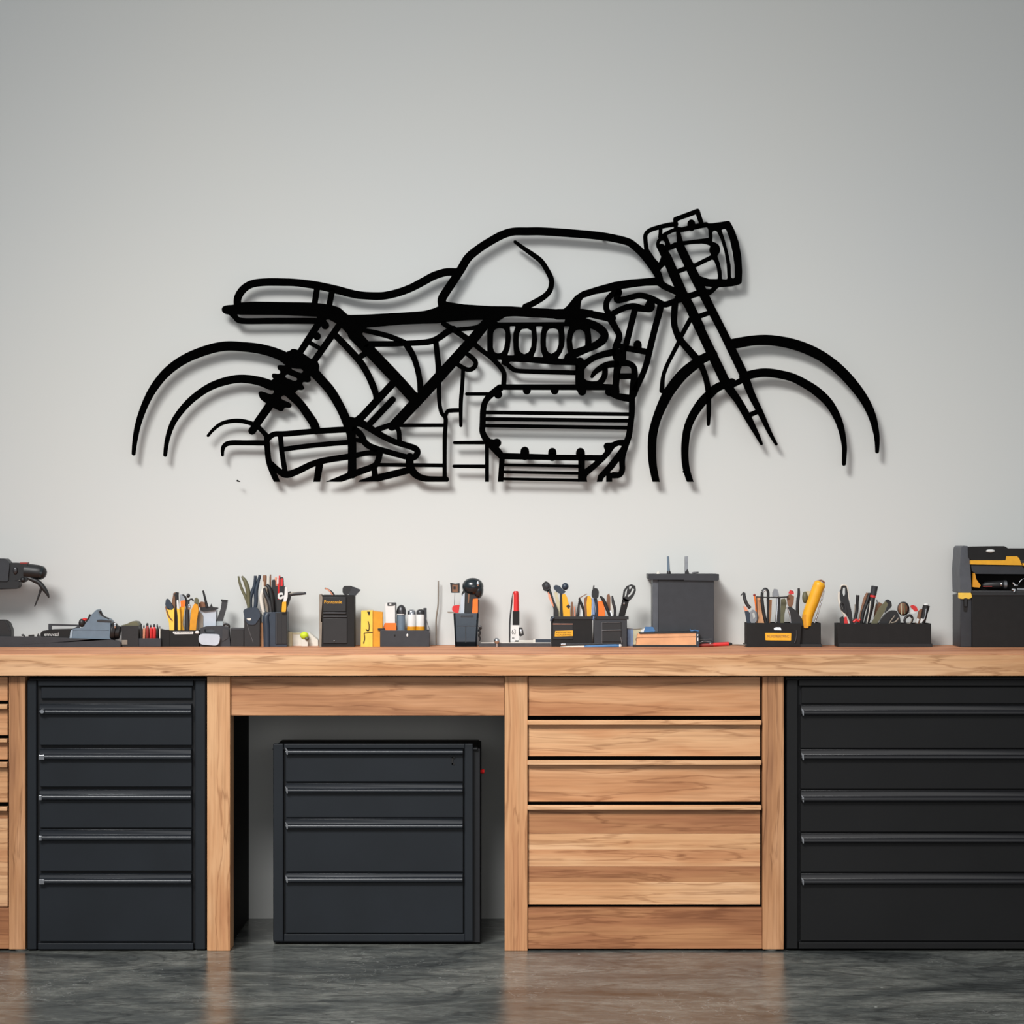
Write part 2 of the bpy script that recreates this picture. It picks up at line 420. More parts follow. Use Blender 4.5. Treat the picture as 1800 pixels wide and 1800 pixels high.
# ---------------------------------------------------------------- motorcycle wall art
AY = -0.044; AT = 0.004
FR = {'A': (220, 460, 4.5), 'B': (380, 440, 6), 'C': (420, 600, 6), 'D': (600, 540, 5.6267), 'E': (760, 380, 6), 'F': (820, 540, 5.625),
      'G': (980, 480, 6.4286), 'H': (1100, 350, 7.5), 'I': (1120, 560, 6), 'J': (1000, 640, 8.183), 'K': (1300, 560, 6), 'M': (640, 430, 9)}
CUT = 847.0
def parse(s):
    out = []; fr = None; w = None
    for t in s.replace('/', ' ').split():
        if t.isalpha(): fr = FR[t]; continue
        q = [float(a) for a in t.split(',')]
        if len(q) > 2: w = q[2] / fr[2]
        out.append((fr[0] + q[0] / fr[2], fr[1] + q[1] / fr[2], w))
    return out
def toxz(p): return (X(p[0], AY), Z(min(p[1], CUT), AY))
class Art(MB):
    def __init__(s, k): super().__init__(); s.y0 = AY - 0.00004 * k; s.y1 = AY + AT + 0.00004 * k; s.n = 0
    def poly(s, pts, holes=()):
        s.n += 1; e = 0.000004 * (s.n % 7)
        s.prism([toxz(p) for p in pts], s.y0 - e, s.y1 + e, 0, [[toxz(p) for p in h] for h in holes])
    def S(s, spec, straight=False):
        p = [(x, y, w + 0.9) for x, y, w in parse(spec)]
        if not straight: p = catmull(p, 5)
        Lf = []; Rt = []
        for i, (x, y, w) in enumerate(p):
            a = p[max(0, i - 1)]; b = p[min(len(p) - 1, i + 1)]
            dx, dy = b[0] - a[0], b[1] - a[1]; l = math.hypot(dx, dy) or 1
            nx, ny = -dy / l * w / 2, dx / l * w / 2
            Lf.append((x + nx, y + ny)); Rt.append((x - nx, y - ny))
        # quads + joint discs keep every stroke watertight even on tight bends
        if straight:
            for i in range(len(p) - 1):
                (x0, y0, w0), (x1, y1, w1) = p[i], p[i + 1]
                dx, dy = x1 - x0, y1 - y0; l = math.hypot(dx, dy) or 1; nx, ny = -dy / l / 2, dx / l / 2
                s.poly([(x0 + nx * w0, y0 + ny * w0), (x1 + nx * w1, y1 + ny * w1), (x1 - nx * w1, y1 - ny * w1), (x0 - nx * w0, y0 - ny * w0)])
            for x, y, w in p: s.disc(x, y, w / 2)
        else:
            ys0 = s.y0; ys1 = s.y1
            n = len(p)
            vs = []
            for (a, b) in zip(Lf, Rt):
                (ax, az), (bx, bz) = toxz(a), toxz(b)
                vs += [(ax, ys0, az), (bx, ys0, bz), (bx, ys1, bz), (ax, ys1, az)]
            fs = []
            for i in range(n - 1):
                o = 4 * i
                for k in range(4): fs.append([o + k, o + (k + 1) % 4, o + 4 + (k + 1) % 4, o + 4 + k])
            fs += [[0, 3, 2, 1], [4 * n - 4, 4 * n - 3, 4 * n - 2, 4 * n - 1]]
            s.add(vs, fs)
            for x, y, w in (p[0], p[-1]): s.disc(x, y, w / 2)
    def L(s, spec): s.S(spec, True)
    def disc(s, x, y, r):
        if y - r > CUT - 0.4: return
        s.poly([(x + r * math.cos(2 * math.pi * k / 18), y + r * math.sin(2 * math.pi * k / 18)) for k in range(18)])
    def D(s, spec):
        for x, y, w in parse(spec): s.disc(x, y, w)
    def P(s, spec, holes=(), r=2.0):
        f = lambda q: fillet([(a, b) for a, b, _ in parse(q)], r)
        s.poly(f(spec), [f(h) for h in holes])

art = empty('wall_art', (0.0, 0.0, Z(847, 0.0)), 'large black metal motorcycle silhouette hung on the pale wall above the workbench', 'wall art')
k = 0
def part(name):
    global k
    k += 1; return Art(k)
def done(name, a, label=None): build(name, a, 'art_black', art, label=label)

a = part(1)  # rear wheel
a.S("A 66,1518,27 79,1400,37 108,1265,44 163,1115,52 235,985,60 340,862,66 480,765,70 650,697,72 790,668,72 925,672,72 1080,692,76 1220,735,80 1320,790,95 C 700,240,110 790,325,100 868,408,95 965,520,95 1050,660,92 1105,770,92 1145,870,92 1178,960,92 1192,1080,86 1194,1250,84 1194,1400,88")
a.S("A 316,1528,27 332,1410,33 378,1275,42 458,1160,48 550,1070,52 670,990,56 800,943,60 920,926,62 1050,942,66 1160,978,76 C 380,450,100 500,520,100 570,585,88 650,665,84 725,770,86 785,860,88 812,935,90")
a.S("A 655,1376,18 700,1325,22 770,1277,27 870,1258,30 960,1268,32 1040,1300,34 1085,1340,34 1130,1390,38")
a.S("A 770,1530,18 770,1490,26 785,1455,32 830,1434,36 950,1433,36 1120,1434,38")
a.L("A 888,1733,11 902,1742,12")
done('rear_wheel', a)

a = part(1)  # seat and tail
a.S("B 225,590,75 228,500,76 285,410,76 380,353,75 520,335,76 700,335,76 860,342,74 1060,370,78 1260,413,80 1450,462,78 M 0,805,113 200,813,115 350,803,115 550,755,115 750,680,115 950,575,118 1100,495,118 1250,445,115 1350,432,115 1460,435,115")
a.L("B 1065,390,58 1035,580,58"); a.L("B 1222,430,58 1190,590,58")
a.P("B 55,625 70,590 110,578 180,575 270,548 400,541 700,545 1000,550 1150,565 1230,580 1250,700 1090,702 700,682 110,677 70,660", r=5)
a.S("B 150,650,60 200,700,55 270,743,58 600,743,58 1000,743,58 1130,750,60")
done('seat', a)

a = part(1)  # main frame
a.P("B 1060,560 1230,578 1310,608 1390,682 M 0,1107 600,1075 850,1058 960,1046 1100,1008 1195,965 1300,890 E 150,902 330,930 600,947 820,950 1060,967 1390,983 1700,990 1700,1060 1500,1095 1300,1080 1100,1067 870,1055 770,1060 690,1112 545,1092 350,1098 140,1115 D 950,160 800,163 600,172 260,200 B 1590,815 1536,880 1610,960 1680,1020 1640,1120 1545,1062 1330,825 1275,775 1180,724 1150,740 1060,740", r=3)
a.L("D 120,270,110 270,420,112 527,688,112 710,890,110")
a.L("D 1425,165,90 1299,320,98 904,760,104 579,1110,100 500,1180,80")
a.S("D 230,230,42 380,262,48 500,297,48 620,345,48")
a.S("D 240,365,56 500,362,52 640,357,50 780,350,52 880,338,56 960,305,58 1060,235,60 1110,215,60")
a.S("D 1010,160,45 1130,235,52 1250,315,54 1310,360,50 1380,420,44 1470,488,44 1550,565,44 1605,640,44 1610,700,46 1605,780,46")
a.S("D 1120,222,38 1330,200,38 1420,150,50")
a.S("D 650,380,60 710,480,56 750,600,52 775,720,54 785,830,60")
a.S("D 935,345,50 950,480,52 962,600,56 962,680,60")
a.S("D 965,720,42 965,850,38 972,960,36 992,1045,36 1030,1095,38 1030,1170,38 1023,1300,38 1022,1500,36 1022,1735,38")
a.S("D 1032,1070,34 1050,1030,34 1090,1021,38 1180,1018,36")
a.S("D 1205,610,34 1195,780,36 1182,950,36 1182,1170,28")
a.S("D 1235,455,40 1300,505,42 1330,550,42 1310,598,42 1265,618,40 1215,605,40 1150,565,42")
a.L("D 560,1168,32 1010,1168,32")
a.S("B 1255,895,64 1370,1010,66 1510,1165,68 1590,1290,66 1650,1420,66 1685,1520,62 1690,1580,60")
a.L("B 1500,1135,56 1590,1075,60")
a.L("E 590,1085,100 660,1150,80")
done('frame', a)

a = part(1)  # rear shock
a.L("B 1072,785,66 965,950,68 893,1060,62"); a.L("B 1290,800,64 1150,1000,64 1038,1160,62")
a.D("B 1150,792,42 1062,905,42"); a.L("B 1090,760,80 1150,770,50"); a.L("B 1010,890,60 1062,900,60")
a.L("B 990,975,42 1095,1035,42")
a.P("B 750,1062 775,1062 800,1035 865,1048 1000,1145 1060,1155 1090,1215 1083,1265 1040,1330 985,1325 1003,1368 975,1397 918,1386 905,1412 937,1450 910,1477 858,1470 838,1497 780,1545 712,1525 680,1550 690,1570 785,1610 800,1640 775,1667 720,1655 708,1690 680,1700 600,1662 560,1640 523,1612 465,1570 440,1500 470,1483 590,1523 612,1490 600,1475 500,1440 480,1385 615,1368 585,1335 590,1300 610,1297 665,1305 680,1280 645,1250 645,1215 670,1208 730,1215 740,1190 690,1150",
    ["B 857,1152 870,1145 900,1155 960,1200 950,1207 880,1180", "B 792,1238 815,1218 905,1255 918,1275 900,1297 800,1257", "B 725,1325 750,1307 845,1342 856,1362 835,1382 735,1345"], r=4)
a.L("C 330,665,82 190,865,78"); a.L("C 182,885,78 138,945,74")
done('shock_absorber', a)

a = part(1)  # swingarm and foot lever
a.L("C 1640,425,74 1298,795,74 1220,860,80")
a.L("C 1622,614,62 1370,880,62")
a.S("D 350,1215,55 440,1180,48 520,1160,60"); a.S("D 535,1170,50 568,1225,42 574,1320,42")
a.S("D 90,1130,90 200,1150,72 300,1208,64 390,1264,58 520,1328,56 650,1368,56 735,1400,58 752,1442,58 715,1486,56 640,1480,52 450,1428,54 310,1388,60 235,1340,60 190,1260,60 110,1190,60")
a.L("C 1210,1035,34 1300,1050,50"); a.S("C 1225,1205,54 1340,1180,50 1480,1175,60")
a.S("C 1485,1190,60 1465,1260,60 1420,1318,62 1230,1390,66 985,1487,60 940,1505,60")
a.L("C 1800,1357,66 1460,1442,72 1290,1492,60"); a.L("C 1425,1330,55 1435,1430,60")
a.L("D 330,1558,32 1000,1564,34")
a.S("D 678,1480,74 676,1550,74 695,1610,74 755,1670,64 840,1697,56 950,1702,54 1035,1702,56")
a.L("C 1190,1385,90 1150,1430,50")
done('swingarm', a)

a = part(1)  # exhaust
a.S("C 300,1030,56 370,980,52 500,975,54 800,948,56 1160,928,60")
a.S("C 292,1020,50 297,1100,54 312,1250,56 345,1350,60 405,1490,56")
a.S("C 335,1285,50 430,1375,62 505,1404,70 620,1368,66 760,1300,62 900,1257,60 1160,1215,60")
a.L("C 437,1000,48 450,1150,48 487,1385,50"); a.S("C 465,1138,48 800,1095,48 1150,1065,48")
a.L("C 852,1285,72 820,1490,68")
done('exhaust', a)

a = part(1)  # tank
a.S("E 110,960,85 100,880,86 140,805,86 220,685,84 300,562,84 375,440,84 480,350,82 590,277,80 730,200,80 850,163,78 1000,160,80 1160,160,80 1500,183,80 1800,213,78 H 0,553,92 110,615,94 215,710,94 310,825,96 385,930,96 430,1010,96 450,1100,96")
a.S("E 872,270,28 960,335,38 1080,420,48 1150,478,50 1205,560,50 1250,650,52 1257,715,52 1235,790,54 1170,855,56 1060,920,60 980,955,60")
a.P("G 40,440 60,412 110,370 200,258 280,205 440,155 640,100 820,72 1100,50 1180,60 1180,150 1120,140 1000,143 850,160 730,180 640,198 420,240 290,282 268,320 257,415 260,470")
done('fuel_tank', a)

a = part(1)  # engine
a.P("F 205,235 230,150 1150,147 1215,200 1240,350 1150,440 1085,500 1140,530 1165,760 1075,765 1080,575 880,570 600,545 430,537 400,590 350,565 300,520 205,445",
    ["F 263,330 265,250 290,212 330,205 370,215 385,250 383,340 370,410 345,450 305,458 275,440 263,400",
     "F 428,187 485,187 462,260 460,330 465,420 473,475 405,475 430,400 440,300",
     "F 517,330 520,260 545,218 600,210 640,230 648,290 640,390 615,445 570,465 530,440 517,390",
     "F 688,187 752,187 733,260 730,340 735,430 760,495 660,490 690,420 700,320",
     "F 787,330 790,260 815,215 860,207 900,220 912,260 910,370 890,430 840,462 805,440 787,390",
     "F 962,187 1022,187 1000,240 988,320 992,400 1008,462 955,512 903,505 940,450 968,380 972,290",
     "F 1045,330 1055,265 1085,225 1130,218 1165,245 1175,300 1172,380 1055,418",
     "F 298,518 345,518 347,556 330,554"], r=2)
a.S("G 120,550,80 220,545,80 300,552,85 430,598,88 510,655,88 532,712,88 500,768,88 420,820,80 320,862,76 200,915,76 120,950,80")
a.S("G 330,600,60 345,700,64 350,820,66")
a.S("F 400,560,40 450,605,42 520,630,40 800,640,42 1080,648,42")
a.L("F 1122,540,84 1120,700,86 1128,800,86")
a.L("F 350,790,50 1450,792,54"); a.D("F 597,823,40 872,823,40 1143,833,42 312,862,42")
a.L("J 610,395,130 690,455,90 790,490,80 900,500,90"); a.D("J 580,400,60")
a.S("F 330,800,70 245,862,60 188,930,54 166,1010,56 160,1150,56 158,1230,56 195,1305,62 270,1385,75 345,1470,62")
a.D("F 300,1342,44"); a.L("F 240,1345,80 300,1345,60")
a.L("F 203,1340,34 203,1740,34"); a.L("F 352,1490,48 337,1740,50")
a.L("F 365,1472,58 900,1486,52 1350,1490,52"); a.D("F 577,1420,42 849,1430,40 1127,1432,42")
a.L("F 577,1430,82 577,1470,82"); a.L("F 849,1440,78 849,1480,78"); a.L("F 1127,1440,84 1127,1480,84")
for q in ("190,1040,32 1610,1058,32", "190,1105,36 1600,1123,33", "185,1170,32 1590,1192,33", "365,1558,24 1120,1572,26", "365,1628,24 1120,1643,26", "360,1697,24 1120,1711,26"): a.L("F " + q)
a.L("F 1138,1480,60 1137,1740,60")
a.S("J 905,470,85 907,600,82 903,740,80 885,880,80 860,1040,82 805,1190,92 768,1310,95 766,1420,78 768,1520,76 730,1590,76 640,1598,86")
a.L("J 580,1595,80 580,1710,80"); a.L("J 440,1710,76 460,1620,80 600,1475,92 700,1345,90 790,1200,60")
a.P("J 495,1180 515,1140 545,1130 610,1130 700,1092 800,1085 880,1100 820,1210 770,1180 720,1170 660,1200 600,1290 540,1360 400,1490 260,1610 235,1640 180,1600 200,1530 375,1400 375,1310 475,1308 523,1250", r=3)
a.P("J 130,1590 230,1520 265,1610 255,1640 268,1720 130,1720")
a.L("D 1240,858,28 1445,858,30"); a.L("D 1120,1340,28 1410,1338,34"); a.L("D 1115,1572,28 1430,1575,34")
done('engine', a)

a = part(1)  # pipes and radiator hoses
a.S("G 0,465,115 180,462,110 280,447,82 420,472,76 560,500,84 620,510,80")
a.S("G 690,895,72 600,900,74 450,940,64 335,1005,66 265,1090,66 250,1180,80")
a.S("G 660,1025,72 560,1038,70 475,1080,62 415,1130,48 390,1170,32")
a.S("G 536,1070,60 534,1150,62 498,1220,62 450,1255,60")
a.P("G 200,1100 290,1140 296,1185 330,1212 380,1222 440,1220 525,1252 620,1256 620,1320 200,1320", r=2)
a.S("G 600,520,76 650,610,68 698,705,66 672,800,74 650,880,66 660,960,60")
a.L("G 870,430,66 778,800,66 745,880,62 740,970,62"); a.L("G 700,960,90 672,1100,74 660,1270,70 650,1340,100")
a.L("G 720,830,60 760,845,65 900,870,62 1040,895,65"); a.D("G 905,803,45"); a.L("G 905,810,88 905,860,88")
a.S("G 1168,350,72 1152,440,70 1108,600,68 1058,800,68 1012,1000,64 960,1150,62 895,1285,66 855,1370,80")
a.S("G 690,1010,90 790,1018,62 850,1048,60 870,1110,66 862,1250,78 850,1380,78")
a.L("G 690,1165,60 840,1165,60"); a.L("G 660,1385,60 830,1415,70")
a.S("G 690,140,75 680,205,66 612,245,60 558,320,62 552,400,62 580,455,60")
a.S("G 695,215,70 672,300,70 750,295,62 850,268,60 940,252,62 1060,285,62 1150,330,62 1215,355,64 1310,325,62 1420,285,66")
a.S("G 600,470,60 700,418,62 790,382,62 870,374,65 960,398,65 1050,400,76 1060,340,76")
a.P("G 1015,300 1090,340 1098,400 1080,430 985,442 900,432 860,400 980,375")
a.S("G 1328,350,72 1318,500,66 1322,590,66 1345,670,66 1385,750,80")
a.L("G 1390,760,70 1570,965,78"); a.L("G 1405,700,48 1500,525,50")
a.L("I 440,248,42 330,460,38"); a.S("I 330,460,38 292,550,38 270,640,40 262,760,50")
a.S("H 430,1080,90 500,1140,84 600,1190,80 710,1235,90")
done('pipework', a)

a = part(1)  # fork
a.L("H 470,640,100 545,775,120 640,1000,124 750,1250,124 846,1420,118 978,1700,128"); a.L("I 650,80,92 768,330,96 927,660,98")
a.S("I 920,650,98 985,755,86 1062,860,74 1150,1010,72 1215,1130,60 1268,1230,42 1311,1320,26")
a.L("H 722,640,110 830,860,115 950,1100,120 1100,1400,106"); a.L("H 1100,1400,106 I 885,100,80 1048,430,86 1130,600,86")
a.S("I 1130,600,86 1205,800,74 1300,990,58 1398,1200,40 1468,1325,25")
a.L("H 500,670,60 700,590,60"); a.L("H 650,965,55 900,875,55"); a.L("H 690,1300,90 850,1275,75 1000,1225,80 1110,1222,60")
a.L("H 900,1570,60 1125,1488,60"); a.L("I 975,715,56 1130,638,56"); a.L("I 1180,1020,48 1290,972,48")
done('front_fork', a)

a = part(1)  # headlight and gauges
a.P("H 690,420 760,380 1030,318 1140,318 1340,288 1370,290 1430,400 1490,570 1525,760 1535,950 1530,1105 1500,1125 1400,1150 1225,1162 1160,1230 1090,1280 1000,1290 900,1100 740,760 680,560",
    ["H 770,607 860,592 1000,585 1060,593 1117,615 1103,650 1103,690 1127,735 900,850 878,842", "H 914,905 1140,795 1165,808 1200,900 1215,1000 1213,1053 1100,1052 990,1018 950,985",
     "H 1262,405 1300,390 1325,400 1370,520 1410,700 1435,880 1440,1030 1415,1045 1390,1035 1385,880 1350,700 1300,520",
     "H 1140,440 1165,413 1200,420 1250,520 1300,680 1330,850 1342,1040 1330,1058 1270,1055 1265,960 1240,850 1208,750 1240,700 1245,660 1232,610 1190,575 1140,560 1145,500",
     "H 707,440 1070,368 1090,400 1095,510 735,555 720,550", "H 1035,1145 1140,1160 1085,1212"], r=2)
a.L("H 658,350,55 655,265,55 945,158,58 1002,335,55"); a.D("H 865,316,48"); a.L("H 865,320,96 865,370,96")
a.L("H 660,395,60 740,402,55 870,372,66 1060,335,60")
a.S("H 276,680,56 262,560,50 262,470,50 315,412,50 420,374,52 560,342,56 660,330,60")
a.L("H 280,690,66 345,800,80 425,900,90"); a.L("H 425,900,80 480,850,80 500,790,80")
a.S("H 460,380,46 458,440,44 452,500,44"); a.L("H 425,620,40 470,680,60")
for i in range(10):
    t = 2 * math.pi * i / 10; t2 = 2 * math.pi * (i + 1) / 10
    a.L("H %f,%f,40 %f,%f,40" % (483 + 62 * math.cos(t), 590 + 70 * math.sin(t), 483 + 62 * math.cos(t2), 590 + 70 * math.sin(t2)))
a.S("H 480,490,45 550,445,45 630,410,44 700,398,50"); a.L("H 525,500,42 575,625,46"); a.L("H 690,420,46 705,510,62 720,600,90")
a.L("H 650,600,56 590,635,56")
done('headlight', a)

a = part(1)  # front wheel
a.S("I 800,375,90 690,425,92 612,480,104 520,552,110 435,640,110 335,775,108 275,890,100 211,1045,88 168,1210,88 157,1380,84 168,1560,78 205,1740,68")
a.S("I 985,270,100 K 0,254,104 130,232,100 265,225,102 400,236,104 560,268,106 725,325,106 890,412,104 1055,540,104 1200,695,100 1320,860,88 1400,1030,76 1440,1190,58 1452,1300,46 1452,1402,34")
a.S("I 1000,672,80 900,702,82 820,745,88 750,812,92 680,885,92 600,1000,84 540,1130,78 512,1270,76 504,1430,72 518,1580,68 566,1740,62"); a.D("I 492,1614,12")
a.S("K 40,610,84 180,578,84 290,570,86 420,587,84 560,622,84 700,692,86 830,780,90 950,900,84 1035,1050,72 1080,1190,60 1106,1340,48 1106,1440,44 1102,1532,36")
a.S("I 670,480,60 720,610,56 748,740,56 755,850,50 755,1000,40 752,1115,30")
done('front_wheel', a)
# wall spacers behind the sheet
for px, py in ((420, 545), (1060, 416), (795, 545), (1148, 768), (1248, 615), (590, 560)):
    a = MB(); a.rod((X(px, AY), AY + AT, Z(py, AY)), (X(px, AY), 0.0, Z(py, AY)), [(0, 0.005), (1, 0.005)], 12)
    build('spacer', a, 'black', art, smooth=True)
# ---------------------------------------------------------------- workbench and cabinets
YF = -0.60
def bx(mb, x0, y0, x1, y1, yf, dep, m=0, floor=False):
    z0 = 0.0 if floor else Z(y1, yf)
    mb.box(X(x0, yf), X(x1, yf), yf, yf + dep, z0, Z(y0, yf), m); return mb
wb = empty('workbench', (0, -0.3, 0), 'long light oak workbench top with apron and leg, running along the wall', 'workbench')
YT = -0.63
b = MB().box(X(-455, YT), X(1925, YT), YT, -0.002, Z(1188, YT), BENCH - 0.002)
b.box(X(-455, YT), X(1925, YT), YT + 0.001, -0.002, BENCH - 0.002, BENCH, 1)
build('worktop', b, ['oak_light', 'oak_top_grazing'], wb, bevel=0.0006, label='thick solid oak worktop')
build('apron', bx(MB(), 405.5, 1190, 886.5, 1258, YF + 0.012, 0.03), 'oak_red', wb, bevel=0.0015, label='wide horizontal oak board under the worktop')
leg = build('leg', bx(MB(), 364, 1189, 404.5, 1675, YF, 0.09, floor=True), 'oak_z', wb, bevel=0.002)
build('side_panel', bx(MB(), 372, 1189, 404, 1675, YF + 0.09, 0.505, floor=True), 'panel_black', wb, label='black panel behind the leg')

def pull(x0, x1, yt, yh0, yh1, yf, out=0.013):
    """steel drawer pull: flange sloping out from the drawer's top edge to a rounded lip"""
    zt = Z(yt, yf); za = Z(yh0, yf); zb = Z(yh1, yf)
    r = (za - zb) / 2
    pr = [(yf + 0.001, zt), (yf - 0.005, zt), (yf - 0.006, zt - 0.0012), (yf - 0.0045, zt - 0.003), (yf - 0.0065, za + 0.0015), (yf - out + 0.004, za + 0.0004)]
    for k in range(7):
        t = math.pi / 2 + math.pi * k / 6
        pr.append((yf - out + 0.004 + r * 0.7 * math.cos(t) - 0.001, (za + zb) / 2 + r * math.sin(t)))
    pr += [(yf - 0.004, zb), (yf - 0.003, zt - 0.007), (yf + 0.001, zt - 0.007)]
    mb = MB(); mb.xprism(pr, X(x0, yf), X(x1, yf)); return mb
def steel_cabinet(label, yf, x0, x1, stw, fx0, fx1, ytop, header, drawers, base, sm, hm, blank=None, depth=0.56, extra=None, xr=None):
    xr = xr or x1
    c = empty('tool_cabinet', (X((x0 + x1) / 2, yf), yf + depth / 2, 0), label, 'cabinet')
    yr = yf + 0.016
    b = MB()
    b.box(X(x0 + 2, yf), X(xr, yf), yr, yf + depth, 0.004, Z(ytop, yf))
    build('body', b, 'steel_dark', c, bevel=0.002)
    for a0, a1 in stw:
        build('stile', MB().box(X(a0, yf), X(a1, yf), yf, yr + 0.002, Z(base[1], yf), Z(header[0], yf)), sm, c, bevel=0.0025)
    build('header', MB().box(X(fx0 - 3, yf), X(fx1 + 3, yf), yf - 0.002, yr + 0.002, Z(header[1], yf), Z(header[0], yf)), sm, c, bevel=0.0025)
    build('plinth', MB().box(X(fx0 - 3, yf), X(fx1 + 3, yf), yf - 0.001, yr + 0.002, Z(base[1], yf), Z(base[0], yf)), sm, c, bevel=0.002)
    if blank:
        build('top_panel', MB().box(X(fx0 + 2, yf), X(fx1, yf), yf + 0.006, yr + 0.002, Z(blank[1], yf), Z(blank[0], yf)), sm, c, bevel=0.0015)
    ds = []
    for (t, h0, h1, bt) in drawers:
        d = build('drawer', MB().box(X(fx0, yf), X(fx1, yf), yf + 0.002, yr + 0.003, Z(bt, yf), Z(t, yf)), sm, c, bevel=0.0015)
        build('handle', pull(fx0 + 0.5, fx1 - 0.5, t, h0, h1, yf + 0.002), hm, d, bevel=0.0008, smooth=50)
        ds.append(d)
    return c, ds
cl, dl = steel_cabinet('blue-black steel tool cabinet with five drawers, left of the open kneehole', YF, 47, 362, [(48, 64), (343, 361)], 69.5, 337, 1192,
    (1196, 1206), [(1237, 1247, 1255.5, 1310), (1315.5, 1326, 1335, 1383), (1388, 1397, 1406, 1455.5), (1458, 1468, 1477, 1531), (1536, 1544.5, 1553, 1655)],
    (1658, 1669), 'steel_blue', 'handle_blue', blank=(1207.5, 1228))
# key lock button and chrome ends on the left cabinet's pulls
b = MB().rod((X(76, YF), YF - 0.008, Z(1250, YF)), (X(76, YF), YF - 0.019, Z(1250, YF)), [(0, .008), (.7, .008), (1, .006)]); build('lock', b, 'chrome', dl[0], smooth=True, label='round chrome lock')
for i, (yy) in enumerate((1330.5, 1401.5, 1472.5, 1549)):
    build('end_cap', MB().box(X(69.5, YF), X(75, YF) + (0.008 if i in (0, 3) else 0), YF - 0.0145, YF - 0.006, Z(yy + 4.2, YF), Z(yy - 4.2, YF)), 'metal', dl[i + 1], bevel=0.001)
cr, dr = steel_cabinet('wide black steel tool cabinet with five drawers at the right end of the bench', YF, 1380, 1905, [(1383, 1402.5), (1884, 1904)], 1407, 1880, 1191,
    (1195, 1206), [(1239, 1249, 1257, 1315.5), (1317, 1327.5, 1335, 1387), (1389, 1400, 1409.5, 1462.5), (1464, 1473.5, 1481.5, 1533), (1535, 1545.5, 1554, 1654)],
    (1656.5, 1668), 'steel_grey', 'handle_grey', blank=(1207.5, 1237))
YM = -0.493
cm, dm = steel_cabinet('small freestanding black tool cabinet with four drawers standing in the kneehole', YM, 477.5, 832, [(480, 498), (816.5, 831.5)], 502, 814, 1317,
    (1307.5, 1316), [(1317, 1318, 1326.5, 1374), (1377, 1386, 1393.5, 1437), (1439, 1448.5, 1456.5, 1532.5), (1535, 1542, 1551, 1640)],
    (1642, 1655), 'steel_blue', 'handle_blue', depth=0.30, xr=844)
build('cabinet_top', MB().box(X(478, YM), X(840, YM), YM + 0.006, YM + 0.3, Z(1319, YM), Z(1315, YM)), 'steel_dark', cm, bevel=0.003)
k = MB(); k.box(X(794, YM), X(796.5, YM), YM - 0.001, YM + 0.003, Z(1344, YM), Z(1331, YM)); k.box(X(794, YM), X(799, YM), YM - 0.001, YM + 0.003, Z(1344, YM), Z(1341.5, YM)); k.box(X(794, YM), X(800, YM), YM - 0.001, YM + 0.003, Z(1333, YM), Z(1331, YM))
build('lock', k, 'ink', dm[0])
k = MB().rod((X(844, YM), YM + 0.05, Z(1359, YM)), (X(851, YM), YM + 0.05, Z(1359, YM)), [(0, .005), (.6, .008), (1, .006)]); build('knob', k, 'red', cm, smooth=True, label='small red knob on the side')

for (ds, yy, x0) in ((dr, YF, 1407.5), (dm, YM, 502)):
    for i, d in enumerate(ds):
        h = [c for c in d.children if c.name.startswith('handle')][0]
        zc_ = {0: (1253, 1322)[yy == YM], 1: (1331, 1390)[yy == YM], 2: (1405, 1452.5)[yy == YM], 3: (1477.5, 1546.5)[yy == YM], 4: 1550}[i]
        e = MB(); e.prism([(X(x0 - .2, yy), Z(zc_ - 9, yy)), (X(x0 + 4.5, yy), Z(zc_ - 4.2, yy)), (X(x0 + 4.5, yy), Z(zc_ + 4.2, yy)), (X(x0 + 2.6, yy), Z(zc_ + 4, yy)), (X(x0 + 1.6, yy), Z(zc_ - 3, yy))], yy - 0.0135, yy - 0.006)
        build('end_cap', e, 'metal', d, label='bright metal end of the handle')
def wood_drawer(c, x0, x1, yface, ybot, strip, yf, mats, planks=None):
    d = MB()
    if planks:
        for i, (a, b_, mi) in enumerate(planks):
            d.box(X(x0, yf), X(x1, yf), yf + 0.012, yf + 0.04, Z(b_, yf), Z(a, yf), mi)
    else: d.box(X(x0, yf), X(x1, yf), yf + 0.012, yf + 0.04, Z(ybot, yf), Z(yface, yf))
    o = build('drawer', d, mats, c, bevel=0.0006 if planks else 0.0012)
    if strip:
        build('handle', MB().box(X(x0 - 2, yf), X(x1 + 1, yf), yf - 0.006, yf + 0.014, Z(strip[1], yf), Z(strip[0], yf)), 'oak_light', o, bevel=0.002, label='rounded oak finger strip along the top')
    return o
